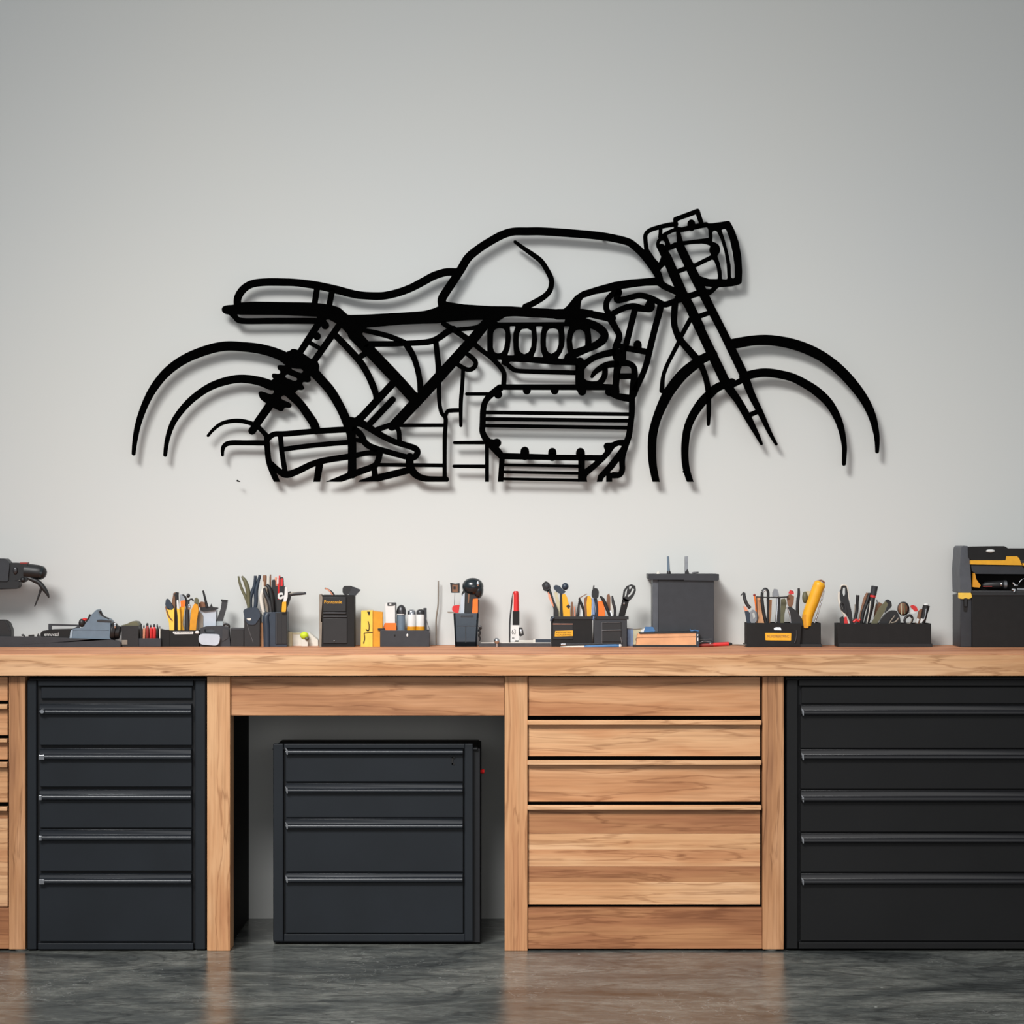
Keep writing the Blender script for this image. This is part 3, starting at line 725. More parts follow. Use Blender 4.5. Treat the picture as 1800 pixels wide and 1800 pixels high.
def wood_cabinet(label, x0, x1, px0, px1, tiers, deep, first, foot):
    c = empty('drawer_cabinet', (X((x0 + x1) / 2, YF), -0.3, 0), label, 'cabinet')
    build('body', MB().box(X(x0 + 6, YF), X(x1 - 6, YF), YF + 0.03, -0.01, 0.03, Z(1190.5, YF)), 'gap_black', c)
    build('post', bx(MB(), x0, 1189, px0 - 1.5, 1675, YF, 0.06, floor=True), 'oak_z', c, bevel=0.002)
    b = MB(); b.box(X(px1 + 3.5, YF), X(x1, YF), YF, YF + 0.06, Z(1669, YF), Z(1189, YF)); build('post', b, 'oak_z2', c, bevel=0.002)
    build('foot', MB().rod((X(foot, YF), YF + 0.03, 0), (X(foot, YF), YF + 0.03, 0.006), [(0, .018), (1, .016)]), 'off_white', c, smooth=True, label='pale plastic levelling foot')
    for xx in (x0 + 20, ): build('side_panel', MB().box(X(x1 - 30, YF), X(x1 - 2, YF), YF + 0.06, -0.01, 0.03, Z(1190, YF)), 'oak_z', c)
    build('top_board', MB().box(X(px0, YF), X(px1, YF), YF + 0.012, YF + 0.04, Z(first, YF), Z(1190.5, YF)), 'oak_x2', c, bevel=0.0012)
    mats = ['oak_x', 'oak_x2', 'oak_light']
    for i, (s0, s1, a, b_) in enumerate(tiers):
        wood_drawer(c, px0, px1, a, b_, (s0, s1), YF, mats[i % 3])
    s0, s1, pl = deep
    wood_drawer(c, px0, px1, None, None, (s0, s1), YF, ['oak_dark', 'oak_light', 'oak_x'], pl)
    build('bottom_rail', MB().box(X(px0 - 1, YF), X(px1 + 3, YF), YF + 0.006, YF + 0.04, Z(1668.5, YF), Z(1596.5, YF)), 'oak_dark', c, bevel=0.0012)
    return c
wood_cabinet('oak drawer cabinet between the kneehole and the right steel cabinet', 887, 1378, 929, 1337, [(1266, 1274, 1274.5, 1330), (1336.5, 1344.5, 1345.5, 1410)],
    (1415.5, 1423.5, [(1424.5, 1466.5, 0), (1466.5, 1494.5, 1), (1494.5, 1523.5, 2), (1523.5, 1551.5, 0), (1551.5, 1591.5, 1)]), 1259, 1357)
wood_cabinet('oak drawer cabinet cut off by the left edge of the picture', -443, 44.5, -401, 12, [(1238, 1246.5, 1247.5, 1293), (1298.5, 1305, 1306, 1335.5), (1340, 1349, 1350, 1411)],
    (1418, 1425.5, [(1426, 1440, 0), (1440, 1494.5, 1), (1494.5, 1540, 2), (1540, 1595, 1)]), 1232.5, 33)
# ---------------------------------------------------------------- things on the workbench
YB = -0.115          # usual front plane of the small things, in metres from the wall
G = 1160             # any row this low is clamped to the bench top
def prim(mb, p, y, m):
    k = p[0]
    if k == 'e':      # outline extruded: pts, dy, thickness, corner radius
        pts = p[1]; dy = p[2] if len(p) > 2 else 0; th = p[3] if len(p) > 3 else 0.006; r = p[4] if len(p) > 4 else 1.5
        pts = [(pts[i], pts[i + 1]) for i in range(0, len(pts), 2)]
        mb.prism([(X(a, y + dy), Z(b, y + dy)) for a, b in fillet(pts, r)], y + dy, y + dy + th, m)
    elif k == 'h':    # outline with holes
        pts, holes, dy, th, r = p[1:]
        f = lambda q: [(X(a, y + dy), Z(b, y + dy)) for a, b in fillet([(q[i], q[i + 1]) for i in range(0, len(q), 2)], r)]
        mb.prism(f(pts), y + dy, y + dy + th, m, [f(h) for h in holes])
    elif k == 't':    # tube: pts (x,y,r px), dy, squeeze
        pts = catmull([tuple(p[1][i:i + 3]) for i in range(0, len(p[1]), 3)], 5); dy = p[2] if len(p) > 2 else 0
        mb.tube([(X(a, y + dy), y + dy, Z(b, y + dy)) for a, b, _ in pts], [max(0.0004, R(c, y + dy)) for _, _, c in pts], 12, m, p[3] if len(p) > 3 else 1.0)
    elif k == 'b':    # box: x0,y0,x1,y1, dy, depth
        _, x0, y0, x1, y1, dy, dep = p
        mb.box(X(x0, y + dy), X(x1, y + dy), y + dy, y + dy + dep, Z(y1, y + dy), Z(y0, y + dy), m)
    elif k == 'c':    # open container
        _, x0, y0, x1, y1, dy, dep = p
        mb.bin(X(x0, y + dy), X(x1, y + dy), y + dy, y + dy + dep, max(Z(y1, y + dy), BENCH), Z(y0, y + dy), 0.0025, m)
    elif k == 'r':    # turned form: x0,y0,x1,y1, dy, profile [(t, r px)]
        _, x0, y0, x1, y1, dy, pr = p
        mb.rod((X(x0, y + dy), y + dy, max(Z(y0, y + dy), BENCH)), (X(x1, y + dy), y + dy, max(Z(y1, y + dy), BENCH)), [(t, R(c, y + dy)) for t, c in pr], 20, m)
    elif k == 's':    # ellipsoid: cx,cy,rx,rz,dy,ry(px)
        _, cx, cy, rx, rz, dy, ry = p
        mb.ball((X(cx, y + dy), y + dy, Z(cy, y + dy)), 1.0, (R(rx, y), R(ry, y), R(rz, y)), m)
def make(name, label, cat, group, y, parts):
    """parts: (part name, material(s), bevel, [prims], optional label); '>' in the name makes a sub-part of the part before it"""
    done_ = []
    built = []
    for q in parts:
        mb = MB()
        for p in q[3]:
            mi = 0
            if isinstance(p[-1], dict): mi = p[-1]['m']; p = p[:-1]
            if p[0] == 'text': t_ = text_mb(*p[1:6], y + p[6]); mb.add(t_.v, t_.f); continue
            prim(mb, p, y, mi)
        mb.v = [(a, min(b, -0.0015), max(c, BENCH)) for a, b, c in mb.v]
        built.append((q, mb))
    if len(built) == 1:
        q, mb = built[0]
        o = build(name, mb, q[1], None, bevel=q[2], smooth=40)
        tagit(o, label, cat, group); return o
    allv = [v for _, m in built for v in m.v]
    b = bounds(allv)
    root = empty(name, ((b[0][0] + b[0][1]) / 2, (b[1][0] + b[1][1]) / 2, b[2][0]), label, cat, group)
    last = root
    for q, mb in built:
        sub = q[0].startswith('>')
        o = build(q[0].lstrip('>'), mb, q[1], last if sub else root, bevel=q[2], smooth=40, label=q[4] if len(q) > 4 else None)
        if not sub: last = o
    return root
g_pl = 'tools standing in the bench organisers'

# --- far left: clamped power head with claw, and its base
make('clamp_tool', 'dark grey and black tool head with a curved claw reaching in from the left edge', 'power tool', None, -0.13, [
    ('housing', 'charcoal', .002, [('e', [-60, 981, 10, 982, 17, 990, 14, 1022, -60, 1022], 0, .05, 3)]),
    ('lower_body', 'black', .002, [('e', [-60, 1021, 34, 1021, 34, 1030, 30, 1035, -60, 1038], .004, .04, 3)]),
    ('collar', 'black', .001, [('e', [15, 991, 20, 989, 48, 990, 48, 1018, 42, 1024, 35, 1019, 15, 1023], .006, .034, 2)]),
    ('nose', 'black', .0, [('t', [44, 1004, 14, 56, 1005, 13.5, 70, 1006.5, 12.5, 78, 1009, 9, 81, 1010, 5], .024)]),
    ('>ring', 'teal_dark', 0, [('r', 72, 1007, 76, 1008, .024, [(0, 12.6), (1, 11.6)])]),
    ('>highlight_strip', 'metal', .0003, [('b', 40, 1002.8, 70, 1004.2, .0085, .004)]),
    ('knob', 'gunmetal', .0, [('s', 27, 1003, 4.5, 7, .006, 4)]),
    ('hinge', 'black', 0, [('s', 41, 1019, 5.5, 5.5, .012, 7)]),
    ('orange_band', 'red_dark', .0004, [('b', 35, 988.5, 47.5, 991, .005, .036)]),
    ('claw', 'black', 0, [('t', [45, 1014, 2, 55, 1018, 4, 68, 1024, 4.2, 76, 1033, 4.5, 83, 1043, 3, 86, 1051, 1.2], .012)]),
    ('lower_jaw', 'black', 0, [('t', [73, 1033, 2.6, 68, 1048, 1.8, 61, 1066, 1.0], .012)]),
    ('stand', 'black', .003, [('b', -70, 1030, -40, 1150, .01, .05)]),
])
make('hand_sander', 'black rounded grip resting on the grey base at the left edge', 'tool', None, -0.14, [
    ('grip', 'black', .003, [('e', [-36, 1089, 8, 1090, 15, 1095, 20, 1108, 20, 1129.8, -36, 1129.8], .004, .04, 3)]),
    ('trim', 'charcoal', .0005, [('t', [8, 1092, .8, 13, 1098, .9, 18, 1110, .9], .003)]),
])
make('machine_tray', 'low dark grey machine tray lying along the bench at the far left', 'power tool', None, -0.15, [
    ('base', 'charcoal', .0008, [('b', -38, 1130.5, 211, G, .002, .095)]),
    ('front_lip', 'charcoal', .0012, [('e', [-38, 1118, 75, 1119, 130, 1122, 196, 1124, 212, 1128, 212, G, -38, G], -.004, .005, 2)]),
    ('latch', 'black', .0004, [('t', [38, 1117, 1.6, 41, 1116, 1.6, 43, 1119, 1.4], -.002), ('e', [50, 1116, 60, 1115.5, 60, 1119, 50, 1119], -.003, .004, .5), ('e', [65, 1117, 67, 1113, 70, 1119, 65, 1119], -.003, .004, .5)]),
])
make('grinder', 'slate blue electric tool with black motor end and carry bar on the grey base', 'power tool', None, -0.145, [
    ('motor_box', 'black_matte', .001, [('e', [71, 1113, 74, 1109, 88, 1107, 124, 1106, 124, 1130.4, 71, 1130.4], .0, .06, 2)]),
    ('>lettering', 'white', 0, [('text', 'ennuvazl', 78, 1112, 25, 6, 0)]),
    ('carry_bar', 'charcoal', .0006, [('h', [85, 1096.5, 140, 1098, 140, 1107, 85, 1107], [[90.5, 1100, 136, 1101, 130, 1104, 124, 1106.5, 90.5, 1106.5]], .02, .008, 1)]),
    ('body', 'slate', .0015, [('e', [124, 1108, 130, 1105, 146, 1103, 158, 1083, 170, 1071, 176, 1084, 188, 1088, 194, 1093, 195, 1130.4, 123, 1130.4], -.001, .07, 2)]),
    ('>seam', 'navy', .0002, [('t', [124, 1110, .35, 135, 1107.5, .35, 192, 1108, .35], -.0012)]),
    ('skirt', 'slate_light', .0008, [('e', [124, 1109, 128, 1107, 126, 1122, 122, 1124], -.003, .04, 1)]),
    ('lever', 'black', 0, [('t', [148, 1097, 1.2, 155, 1088, 1.4, 158.5, 1080, 2], .0)]),
    ('throttle_lever', 'black', 0, [('t', [192, 1088, 1, 182, 1083, 1.2, 178, 1079, 1.8, 176, 1074, 2.6], .0)]),
    ('red_knob', 'red', 0, [('s', 149, 1089, 5, 2.8, .004, 5)]),
    ('dial', 'black', 0, [('s', 144, 1095, 6, 7.5, .002, 6)]),
    ('blade', 'gunmetal', .0008, [('e', [170, 1090, 178, 1089, 196, 1091, 196, 1094, 171, 1093], -.003, .01, 1)]),
    ('wheel', 'black', .001, [('r', 196, 1110, 204, 1111, .02, [(0, 16), (.3, 17), (1, 15)]), ('r', 204, 1111, 211, 1112, .02, [(0, 13), (1, 11)])]),
    ('>chrome_stud', 'chrome', 0, [('s', 202, 1100, 1.8, 5, -.010, 1.5)]),
])
make('instrument_case', 'small black case with a domed top between the grinder and the screwdriver box', 'case', None, -0.13, [
    ('body', 'black', .0015, [('e', [213, 1100, 243, 1100, 244, G, 214, G], 0, .07, 1.5)]),
    ('lid', 'olive', .001, [('e', [211, 1100, 222, 1097, 233, 1092, 240, 1093, 245, 1100], .004, .06, 1.5)]),
    ('feet', 'taupe', .0005, [('b', 214, 1125, 224, 1133, -.002, .01)]),
])
# --- screwdriver box
make('screwdriver_box', 'low charcoal box holding short red-handled screwdrivers', 'tool holder', None, -0.13, [
    ('tray', 'charcoal', .001, [('c', 244, 1122, 283, G, -.004, .06)]),
    ('back_panel', 'taupe', .0006, [('b', 245, 1105, 283, 1124, .045, .004)]),
])
sd = [(248, 1096, 'black', 2.0), (253, 1099, 'salmon', 2.2), (259, 1095, 'red_dark', 3.2), (265, 1098, 'red', 2.2), (271, 1097, 'red', 3.4), (276.5, 1097, 'black', 2.0), (281, 1100, 'off_white', 1.2)]
for i, (px, top, mt, r) in enumerate(sd):
    lab = ['thin black screwdriver at the left end of the low charcoal box', 'salmon screwdriver second from left in the low charcoal box', 'dark red screwdriver with a dark collar in the low charcoal box',
           'slim bright red screwdriver beside the fat one in the low charcoal box', 'fattest bright red screwdriver in the low charcoal box', 'black screwdriver right of the red ones in the low charcoal box', 'thin off-white rod at the right end of the low charcoal box'][i]
    make('screwdriver', lab, 'screwdriver', 'short screwdrivers in the low charcoal box', -0.13 + .012 + .006 * (i % 3), [
        ('handle', mt, 0, [('r', px, 1126, px + (i % 2) * .6, top + 4, 0, [(0, r * .7), (.15, r), (.8, r), (.9, r * .75), (1, r * .5)])]),
        ('collar', 'black', 0, [('r', px, top + 5, px, top, 0, [(0, r * .6), (.6, r * .6), (1, r * .3)])]),
        ('shaft', 'metal', 0, [('r', px, 1131, px, 1126, 0, [(0, .6), (1, .6)])]),
    ])
# --- long black tray with yellow tools
make('tool_tray', 'long low black tray with a white label, under the yellow-handled tools', 'tool holder', None, -0.12, [
    ('tray', 'black_matte', .001, [('c', 283, 1108, 350, G, 0, .06), ('e', [283, 1105, 298, 1109, 298, G, 283, G], -.002, .004, 1)]),
    ('>label_strip', 'white', .0002, [('e', [304, 1110, 340, 1110, 339.5, 1114.5, 308, 1115, 304, 1113], -.0012, .001, .6)]),
    ('>lettering', 'ink', 0, [('text', 'J.A.EEOIYCN', 306, 1111, 31, 2.6, -.0012)]),
    ('button', 'white', 0, [('s', 346.5, 1111.5, 4, 2.8, -.001, 2)]),
])
T1 = [
 ('pry_tool', 'dark-headed tool with a flared yellow handle at the left of the tray bundle', 'tool', .010, [('handle', 'yellow_pale', .001, [('e', [295, 1068, 302, 1073, 306, 1068, 306, 1112, 298, 1112, 297, 1095, 291, 1074], 0, .010, 2)]), ('head', 'navy', .001, [('e', [290, 1063, 292, 1053, 295, 1052, 302, 1062, 305, 1068, 303, 1072, 295, 1072], 0, .011, 2)]), ('edge', 'brown', 0, [('t', [291, 1066, 1.2, 296, 1082, 1.3, 303, 1091, 1], -.001)])]),
 ('wire_cutter', 'brown-grey upright tool at the back of the yellow bundle', 'tool', .036, [('blade', 'brown', .0008, [('e', [302, 1058, 305, 1042, 309, 1041, 312, 1060, 309, 1112, 303, 1112], 0, .006, 1.5)])]),
 ('hex_key', 'black rod with rounded end, tallest in the yellow bundle', 'tool', .030, [('rod', 'black', 0, [('t', [312, 1112, 3.5, 311.5, 1070, 3.6, 311, 1048, 3.2, 311.5, 1041, 3], 0)]), ('tip', 'gunmetal', 0, [('t', [305, 1043, .9, 309, 1049, 1.2, 313, 1056, 1], -.008)])]),
 ('paint_brush', 'pale yellow handled brush at the front of the bundle', 'brush', .012, [('handle', 'yellow_pale', 0, [('t', [315.5, 1112, 2.8, 315, 1085, 2.8, 313.5, 1070, 3, 313, 1064, 1.6], 0)]), ('ferrule', 'white', 0, [('t', [313.5, 1070, 2.6, 312.5, 1060, 2, 312, 1055, 1.4], -.001)])]),
 ('putty_knife', 'silver-topped tool with an orange collar and curved yellow handle', 'tool', .024, [('handle', 'yellow', .001, [('e', [316, 1066, 325, 1066, 322, 1085, 321, 1098, 325, 1112, 317, 1112], 0, .008, 2)]), ('collar', 'orange', 0, [('e', [317, 1056, 326, 1055, 325, 1066, 318, 1067], -.001, .010, 2)]), ('blade', 'chrome', .0005, [('e', [316, 1046, 319, 1044, 324, 1047, 326, 1056, 317, 1057], 0, .005, 2)]), ('guard', 'black', 0, [('t', [321, 1045, 1.2, 326, 1050, 1.8, 327.5, 1058, 1.2, 326, 1066, .8], -.002)])]),
 ('allen_driver', 'black ball-topped driver in the centre of the yellow bundle', 'tool', .02, [('shank', 'charcoal', 0, [('t', [330, 1112, 4.5, 329, 1085, 4, 330, 1068, 3.5, 331, 1054, 2.4], 0)]), ('ball', 'black', 0, [('s', 331, 1047, 3.4, 3.6, 0, 3.4)]), ('chrome_eye', 'chrome', 0, [('s', 332.5, 1067, 2.6, 5.5, -.012, 1.6)]), ('hook', 'black', 0, [('t', [331, 1056, 1.2, 337, 1053, 1.6, 340, 1057, 1.2], 0)])]),
 ('knife', 'broad amber handled knife at the right of the yellow bundle', 'knife', .008, [('handle', 'amber', .0015, [('e', [336, 1072, 342, 1060, 347, 1060, 349, 1072, 346, 1090, 344, 1112, 333, 1112, 334, 1092], 0, .012, 3)]), ('guard', 'olive', 0, [('e', [341, 1060, 342, 1052, 345, 1050, 349, 1054, 350, 1063, 346, 1062], .0, .010, 2)])]),
 ('bolt_cutter', 'brown and black tool head leaning right above the grey pouch', 'tool', .03, [('head', 'brown', .0006, [('e', [350, 1060, 354, 1057, 362, 1060, 364, 1068, 354, 1071, 349, 1066], 0, .01, 2)]), ('jaw', 'black', .0005, [('e', [352, 1068, 364, 1066, 383, 1068, 383, 1071, 375, 1073, 358, 1075, 352, 1072], -.002, .012, 1), ('e', [369, 1067, 371, 1061, 374, 1067], 0, .006, .5)]), ('lever', 'black', 0, [('t', [364, 1067, 2.6, 360, 1050, 2, 357, 1038, 1.6], -.003)])]),
]
for n, lab, cat, dy, parts in T1: make(n, lab, cat, g_pl, -0.12 + dy, parts)
make('tool_pouch', 'pale grey pouch with a dark slatted left side standing behind the tray', 'pouch', None, -0.085, [
    ('pouch', 'pale_grey', .0015, [('e', [350, 1072, 380, 1072, 379, 1100, 376, G, 352, G], 0, .04, 2)]),
    ('slatted_side', 'taupe', .0006, [('e', [347, 1075, 351, 1075, 357, 1082, 357, G, 347, G], -.004, .03, 1)]),
])
make('clear_cup', 'tilted dark smoky sleeve leaning right behind the heat gun', 'tool', None, -0.075, [
    ('sleeve', 'gunmetal', .0006, [('e', [390, 1056, 400, 1056, 398, 1068, 391, 1092, 380, 1092, 388, 1070], 0, .014, 1)]),
    ('cap', 'black', .0005, [('e', [388, 1053.5, 400, 1055, 399, 1059, 389, 1057.5], -.001, .016, 1)]),
    ('foot', 'clear', .0006, [('e', [379, 1092, 392, 1092, 390, G, 378, G], 0, .014, 1)]),
])
make('heat_gun', 'dark squat tool with a pale blue-grey oval front pad', 'power tool', None, -0.125, [
    ('body', 'charcoal', .0015, [('h', [352, 1104, 362, 1101, 390, 1100, 402, 1103, 405, G, 352, G], [[359, 1106, 374, 1105, 378, 1108, 377, 1112, 360, 1112]], .012, .024, 2)]),
    ('front_pad', 'pale_grey', .003, [('e', [349, 1118, 354, 1114, 384, 1115, 387, 1120, 385, 1131, 380, 1135, 354, 1133, 349, 1128], -.002, .014, 4)]),
    ('clip', 'black', 0, [('t', [392, 1101, 1, 396, 1097, 2, 402, 1099, 2, 403, 1104, 1.2], .014)]),
    ('side_cover', 'gunmetal', .0008, [('e', [391, 1104, 401, 1106, 401, 1122, 390, 1128], .010, .01, 2)]),
])
make('low_box', 'low plain black box joining the pliers holster', 'box', None, -0.115, [
    ('box', 'black', .001, [('b', 405.5, 1106, 428.5, G, 0, .06)]),
    ('rim', 'charcoal', .0004, [('b', 405, 1104.5, 429, 1107, -.001, .062)]),
])
# --- holster and pliers
make('pliers_holster', 'tall black leather-like holster holding the olive and navy pliers', 'tool holder', None, -0.12, [
    ('pocket', 'black', .002, [('c', 429, 1078, 457, G, 0, .055)]),
    ('cuff', 'navy', .002, [('e', [427, 1073, 433, 1069, 450, 1067, 456, 1074, 458, 1084, 450, 1096, 446, 1099, 436, 1098, 430, 1088], -.004, .02, 3)]),
    ('>buckle', 'off_white', .0003, [('e', [433, 1087.5, 442, 1086.5, 440, 1091, 437, 1091], -.0055, .0015, 1)]),
    ('stitching', 'metal', 0, [('t', [434, 1097, .4, 439, 1112, .4, 445, 1129, .4], -.0008)]),
])
def pliers(lab, dy, mat, a, b, head, y0=-0.12):
    make('pliers', lab, 'pliers', g_pl, y0 + dy, [('handle', mat, 0, [('t', a, 0)]), ('handle', mat, 0, [('t', b, -.003)]), ('pivot', 'gunmetal', 0, [('s', head[0], head[1], 4, 4, 0, 4)])])
pliers('olive handled pliers leaning left in the black holster', .028, 'olive', [419, 1013, 1.6, 423, 1030, 2.4, 431, 1048, 2.6, 437, 1064, 3, 440, 1085, 3], [425, 1013, 1.8, 431, 1022, 3.6, 436, 1038, 4, 437, 1055, 3.4, 438, 1080, 3], (438, 1088))
pliers('navy handled pliers leaning right in the black holster', .028, 'navy', [449, 1012, 2.6, 447.5, 1028, 2.8, 443, 1042, 3.2, 440, 1055, 3.4, 441, 1080, 3], [457, 1011, 2.4, 453, 1026, 3.2, 450, 1040, 4, 450, 1058, 3.6, 447, 1080, 3], (444, 1090))
make('wood_offcut', 'narrow pale wooden block standing between the holster and the black cup', 'wood block', None, -0.10, [('block', 'tan', .0006, [('b', 456.5, 1095, 464, G, 0, .03)])])
# --- big black cup
make('tool_cup', 'tall blue-black rounded cup packed with tools', 'tool holder', None, -0.13, [
    ('cup', 'navy', .002, [('c', 463, 1076, 504.5, G, .0, .06)]),
    ('rounded_front', 'navy', .0, [('t', [470, 1160, 6, 469, 1110, 6.5, 468, 1086, 6, 472, 1078, 4], .004)]),
    ('ribbed_panel', 'black', .0006, [('b', 484, 1077, 504, 1132, -.003, .006)]),
    ('>rib', 'charcoal', .0003, [('b', 485, 1079, 487, 1132, -.0045, .003)]), ('>rib', 'charcoal', .0003, [('b', 494, 1079, 495, 1132, -.0045, .003)]),
])
T2 = [
 ('pliers', 'pale grey handled pliers leaning out of the left of the tall cup', 'pliers', .014, [('handle', 'off_white', 0, [('t', [465, 1082, 2.4, 461, 1066, 3.4, 459, 1048, 3.2, 464, 1034, 3], 0)]), ('handle', 'taupe', 0, [('t', [472, 1082, 2.4, 468, 1060, 3, 467, 1040, 3.4, 470, 1032, 3], .004)])]),
 ('stripping_tool', 'large black tool with a bowed grip at the front of the tall cup', 'tool', .012, [('grip', 'gunmetal', 0, [('t', [477, 1090, 4, 474, 1062, 3.8, 467, 1045, 3.4, 464, 1034, 2.4], -.002)]), ('grip_side', 'black', 0, [('t', [480, 1088, 4.2, 478, 1055, 4.6, 474, 1036, 4.4, 468, 1028, 3], .006)])]),
 ('marker', 'brown-black capped marker at the back left of the tall cup', 'marker', .040, [('barrel', 'off_white', 0, [('r', 463, 1080, 463, 1022, 0, [(0, 3.2), (1, 3)])]), ('cap', 'brown', 0, [('r', 465, 1030, 465.5, 1011, 0, [(0, 3.2), (.9, 3.4), (1, 2.6)])])]),
 ('marker', 'white marker with a cream tip in the middle of the tall cup', 'marker', .042, [('barrel', 'off_white', 0, [('r', 471.5, 1080, 471.5, 1012, 0, [(0, 2.4), (.95, 2.4), (1, 1.8)])])]),
 ('pencil', 'slim brown pencil beside the white marker', 'pencil', .046, [('shaft', 'brown', 0, [('r', 476, 1080, 475.5, 1010, 0, [(0, 1.3), (1, 1.2)])])]),
 ('marker', 'pinkish striped marker behind the black knife in the tall cup', 'marker', .036, [('barrel', 'salmon', 0, [('r', 485, 1080, 485, 1014, 0, [(0, 2.6), (.9, 2.6), (1, 1.4)])])]),
 ('screwdriver', 'bright red screwdriver with white end in the tall cup', 'screwdriver', .030, [('handle', 'red', 0, [('r', 491, 1060, 491.5, 1012, 0, [(0, 3), (.6, 3.4), (.85, 3), (.92, 1.6), (1, 1.6)])]), ('band', 'white', 0, [('r', 488.5, 1026, 488.5, 1018, -.002, [(0, 2), (1, 2)])])]),
 ('screwdriver', 'dark red screwdriver with a squared black rim in the tall cup', 'screwdriver', .022, [('handle', 'red', .0006, [('e', [493, 1017, 497, 1016, 497, 1030, 493, 1031], -.002, .006, 1.5)]), ('rim', 'black', .0006, [('e', [491, 1016, 494, 1014, 498, 1015, 499, 1030, 497, 1060, 491, 1060], 0, .008, 2)])]),
 ('file', 'wide black flat file in the middle of the tall cup', 'file', .028, [('body', 'black', .001, [('e', [478, 1019, 484, 1019, 484, 1030, 497, 1030, 498, 1060, 496, 1084, 476, 1084, 477, 1040], 0, .008, 2)])]),
 ('scissors', 'black scissors with a white-rimmed eye in the tall cup', 'scissors', .016, [('ring', 'white', .0006, [('h', [488, 1044, 494, 1041, 501, 1044, 500, 1050, 494, 1054, 488, 1052], [[491, 1046, 496, 1045, 497, 1048, 492, 1050]], 0, .004, 2)]), ('blade', 'black', .0005, [('e', [487, 1054, 495, 1054, 493, 1084, 486, 1084], .002, .004, 1)])]),
 ('utility_knife', 'orange and white utility knife at the right front of the tall cup', 'knife', -.012, [('handle', 'yellow', .001, [('e', [496, 1058, 503, 1057, 503, 1070, 502, 1076, 495, 1076], .0, .006, 1.5)]), ('blade_slide', 'white', .0006, [('e', [501, 1031, 505, 1033, 506, 1045, 503, 1058, 498, 1058, 500, 1045], .0005, .005, 1)]), ('back', 'black', .0006, [('e', [497, 1031, 502, 1030, 502, 1044, 497, 1048], .001, .005, 1)]), ('end_cap', 'black', .0004, [('e', [494, 1075.5, 502, 1075.5, 501, 1078, 495, 1078], 0, .006, .8)])]),
 ('lever_clamp', 'black clamp with a long lever pointing right out of the tall cup', 'clamp', .004, [('lever', 'charcoal', 0, [('t', [510, 1045, 2.6, 520, 1043.5, 3.2, 532, 1043, 2.8, 538, 1043, 1.8], 0)]), ('jaw', 'black', .0006, [('e', [506, 1041, 511, 1039, 512, 1048, 510, 1055, 505, 1068, 502, 1086, 498, 1086, 502, 1060, 506, 1050], -.002, .006, 1.5)]), ('spring', 'taupe', 0, [('t', [509, 1044, 1.4, 520, 1041.5, 1, 534, 1041.5, .8], -.0025)])]),
]
for n, lab, cat, dy, parts in T2: make(n, lab, cat, g_pl, -0.13 + dy, parts)
make('spray_can_cap', 'small beige cylinder right beside the tall cup', 'canister', None, -0.09, [
    ('body', 'beige', 0, [('r', 509, G, 509, 1111, .01, [(0, 5), (1, 5)])]), ('cap', 'olive', 0, [('r', 507, 1111, 507, 1109, .01, [(0, 3), (1, 2.6)])])])
make('paper_box', 'low white box with a sloping right end near the lime green ball', 'box', None, -0.09, [
    ('box', 'off_white', .0008, [('e', [514, 1114, 543, 1112, 559, 1125, 559, G, 514, G], .02, .045, 1)]),
    ('flap', 'beige', .0004, [('b', 513, 1112, 528, 1114.5, .018, .02)])])
make('tape_ball', 'small lime green ball with a dark end by the white box', 'ball', None, -0.075, [
    ('ball', 'lime', 0, [('s', 535, 1117, 7.5, 6.8, -.012, 7)]), ('tip', 'olive', 0, [('s', 539.5, 1122.5, 3.8, 3.2, -.020, 3)]),
    ('rest', 'off_white', .0004, [('b', 530, 1123, 541, G, -.016, .012)])])
# --- black case with gold lettering
make('tool_case', 'upright black case with small gold lettering and a grey left edge', 'case', None, -0.13, [
    ('case', 'black_matte', .0015, [('e', [565, 1046, 610, 1046, 623, 1046, 623, G, 564, G], .0, .055, 1.5)]),
    ('edge_strip', 'taupe', .0006, [('e', [561, 1045, 564, 1044, 567, 1050, 565, G, 561, G], -.002, .05, 1)]),
    ('upper_flap', 'black', .0008, [('b', 568, 1049, 608, 1075, -.004, .005)]),
    ('>lettering', 'yellow', 0, [('text', 'Ponnannie', 570, 1055, 31, 6, -.0042)]),
    ('ridge', 'gunmetal', .0006, [('b', 568, 1076, 608, 1079, -.004, .005)]), ('ridge', 'gunmetal', .0006, [('b', 568, 1082.5, 610, 1085, -.003, .004)]),
    ('front_panel', 'black', .0008, [('b', 568, 1087, 610, 1131, -.003, .004)]),
    ('>rivet', 'metal', 0, [('s', 587.5, 1126.5, 1.4, 1.6, -.004, 1)]),
])
make('soldering_iron', 'black pistol-shaped tool head on the top right of the black case', 'tool', g_pl, -0.125, [
    ('head', 'black', .0012, [('e', [602, 1034, 605, 1030, 618, 1030, 621, 1034, 616, 1044, 606, 1046, 602, 1042], 0, .022, 2)]),
    ('barrel', 'charcoal', .001, [('e', [620, 1031, 634, 1037, 622, 1050, 612, 1049, 614, 1042], -.001, .020, 1.5)])])
make('copper_rod', 'short bent copper and black rod sticking up from the black case', 'rod', g_pl, -0.11, [
    ('rod', 'black', 0, [('t', [589, 1050, 2.4, 583, 1041, 2, 577, 1036.5, 1.4, 571, 1034, 1.4], -.004)]), ('copper', 'salmon', 0, [('t', [585, 1047, 1.2, 579, 1038.5, 1.2, 572, 1034.5, 1.0], -.0075)])])
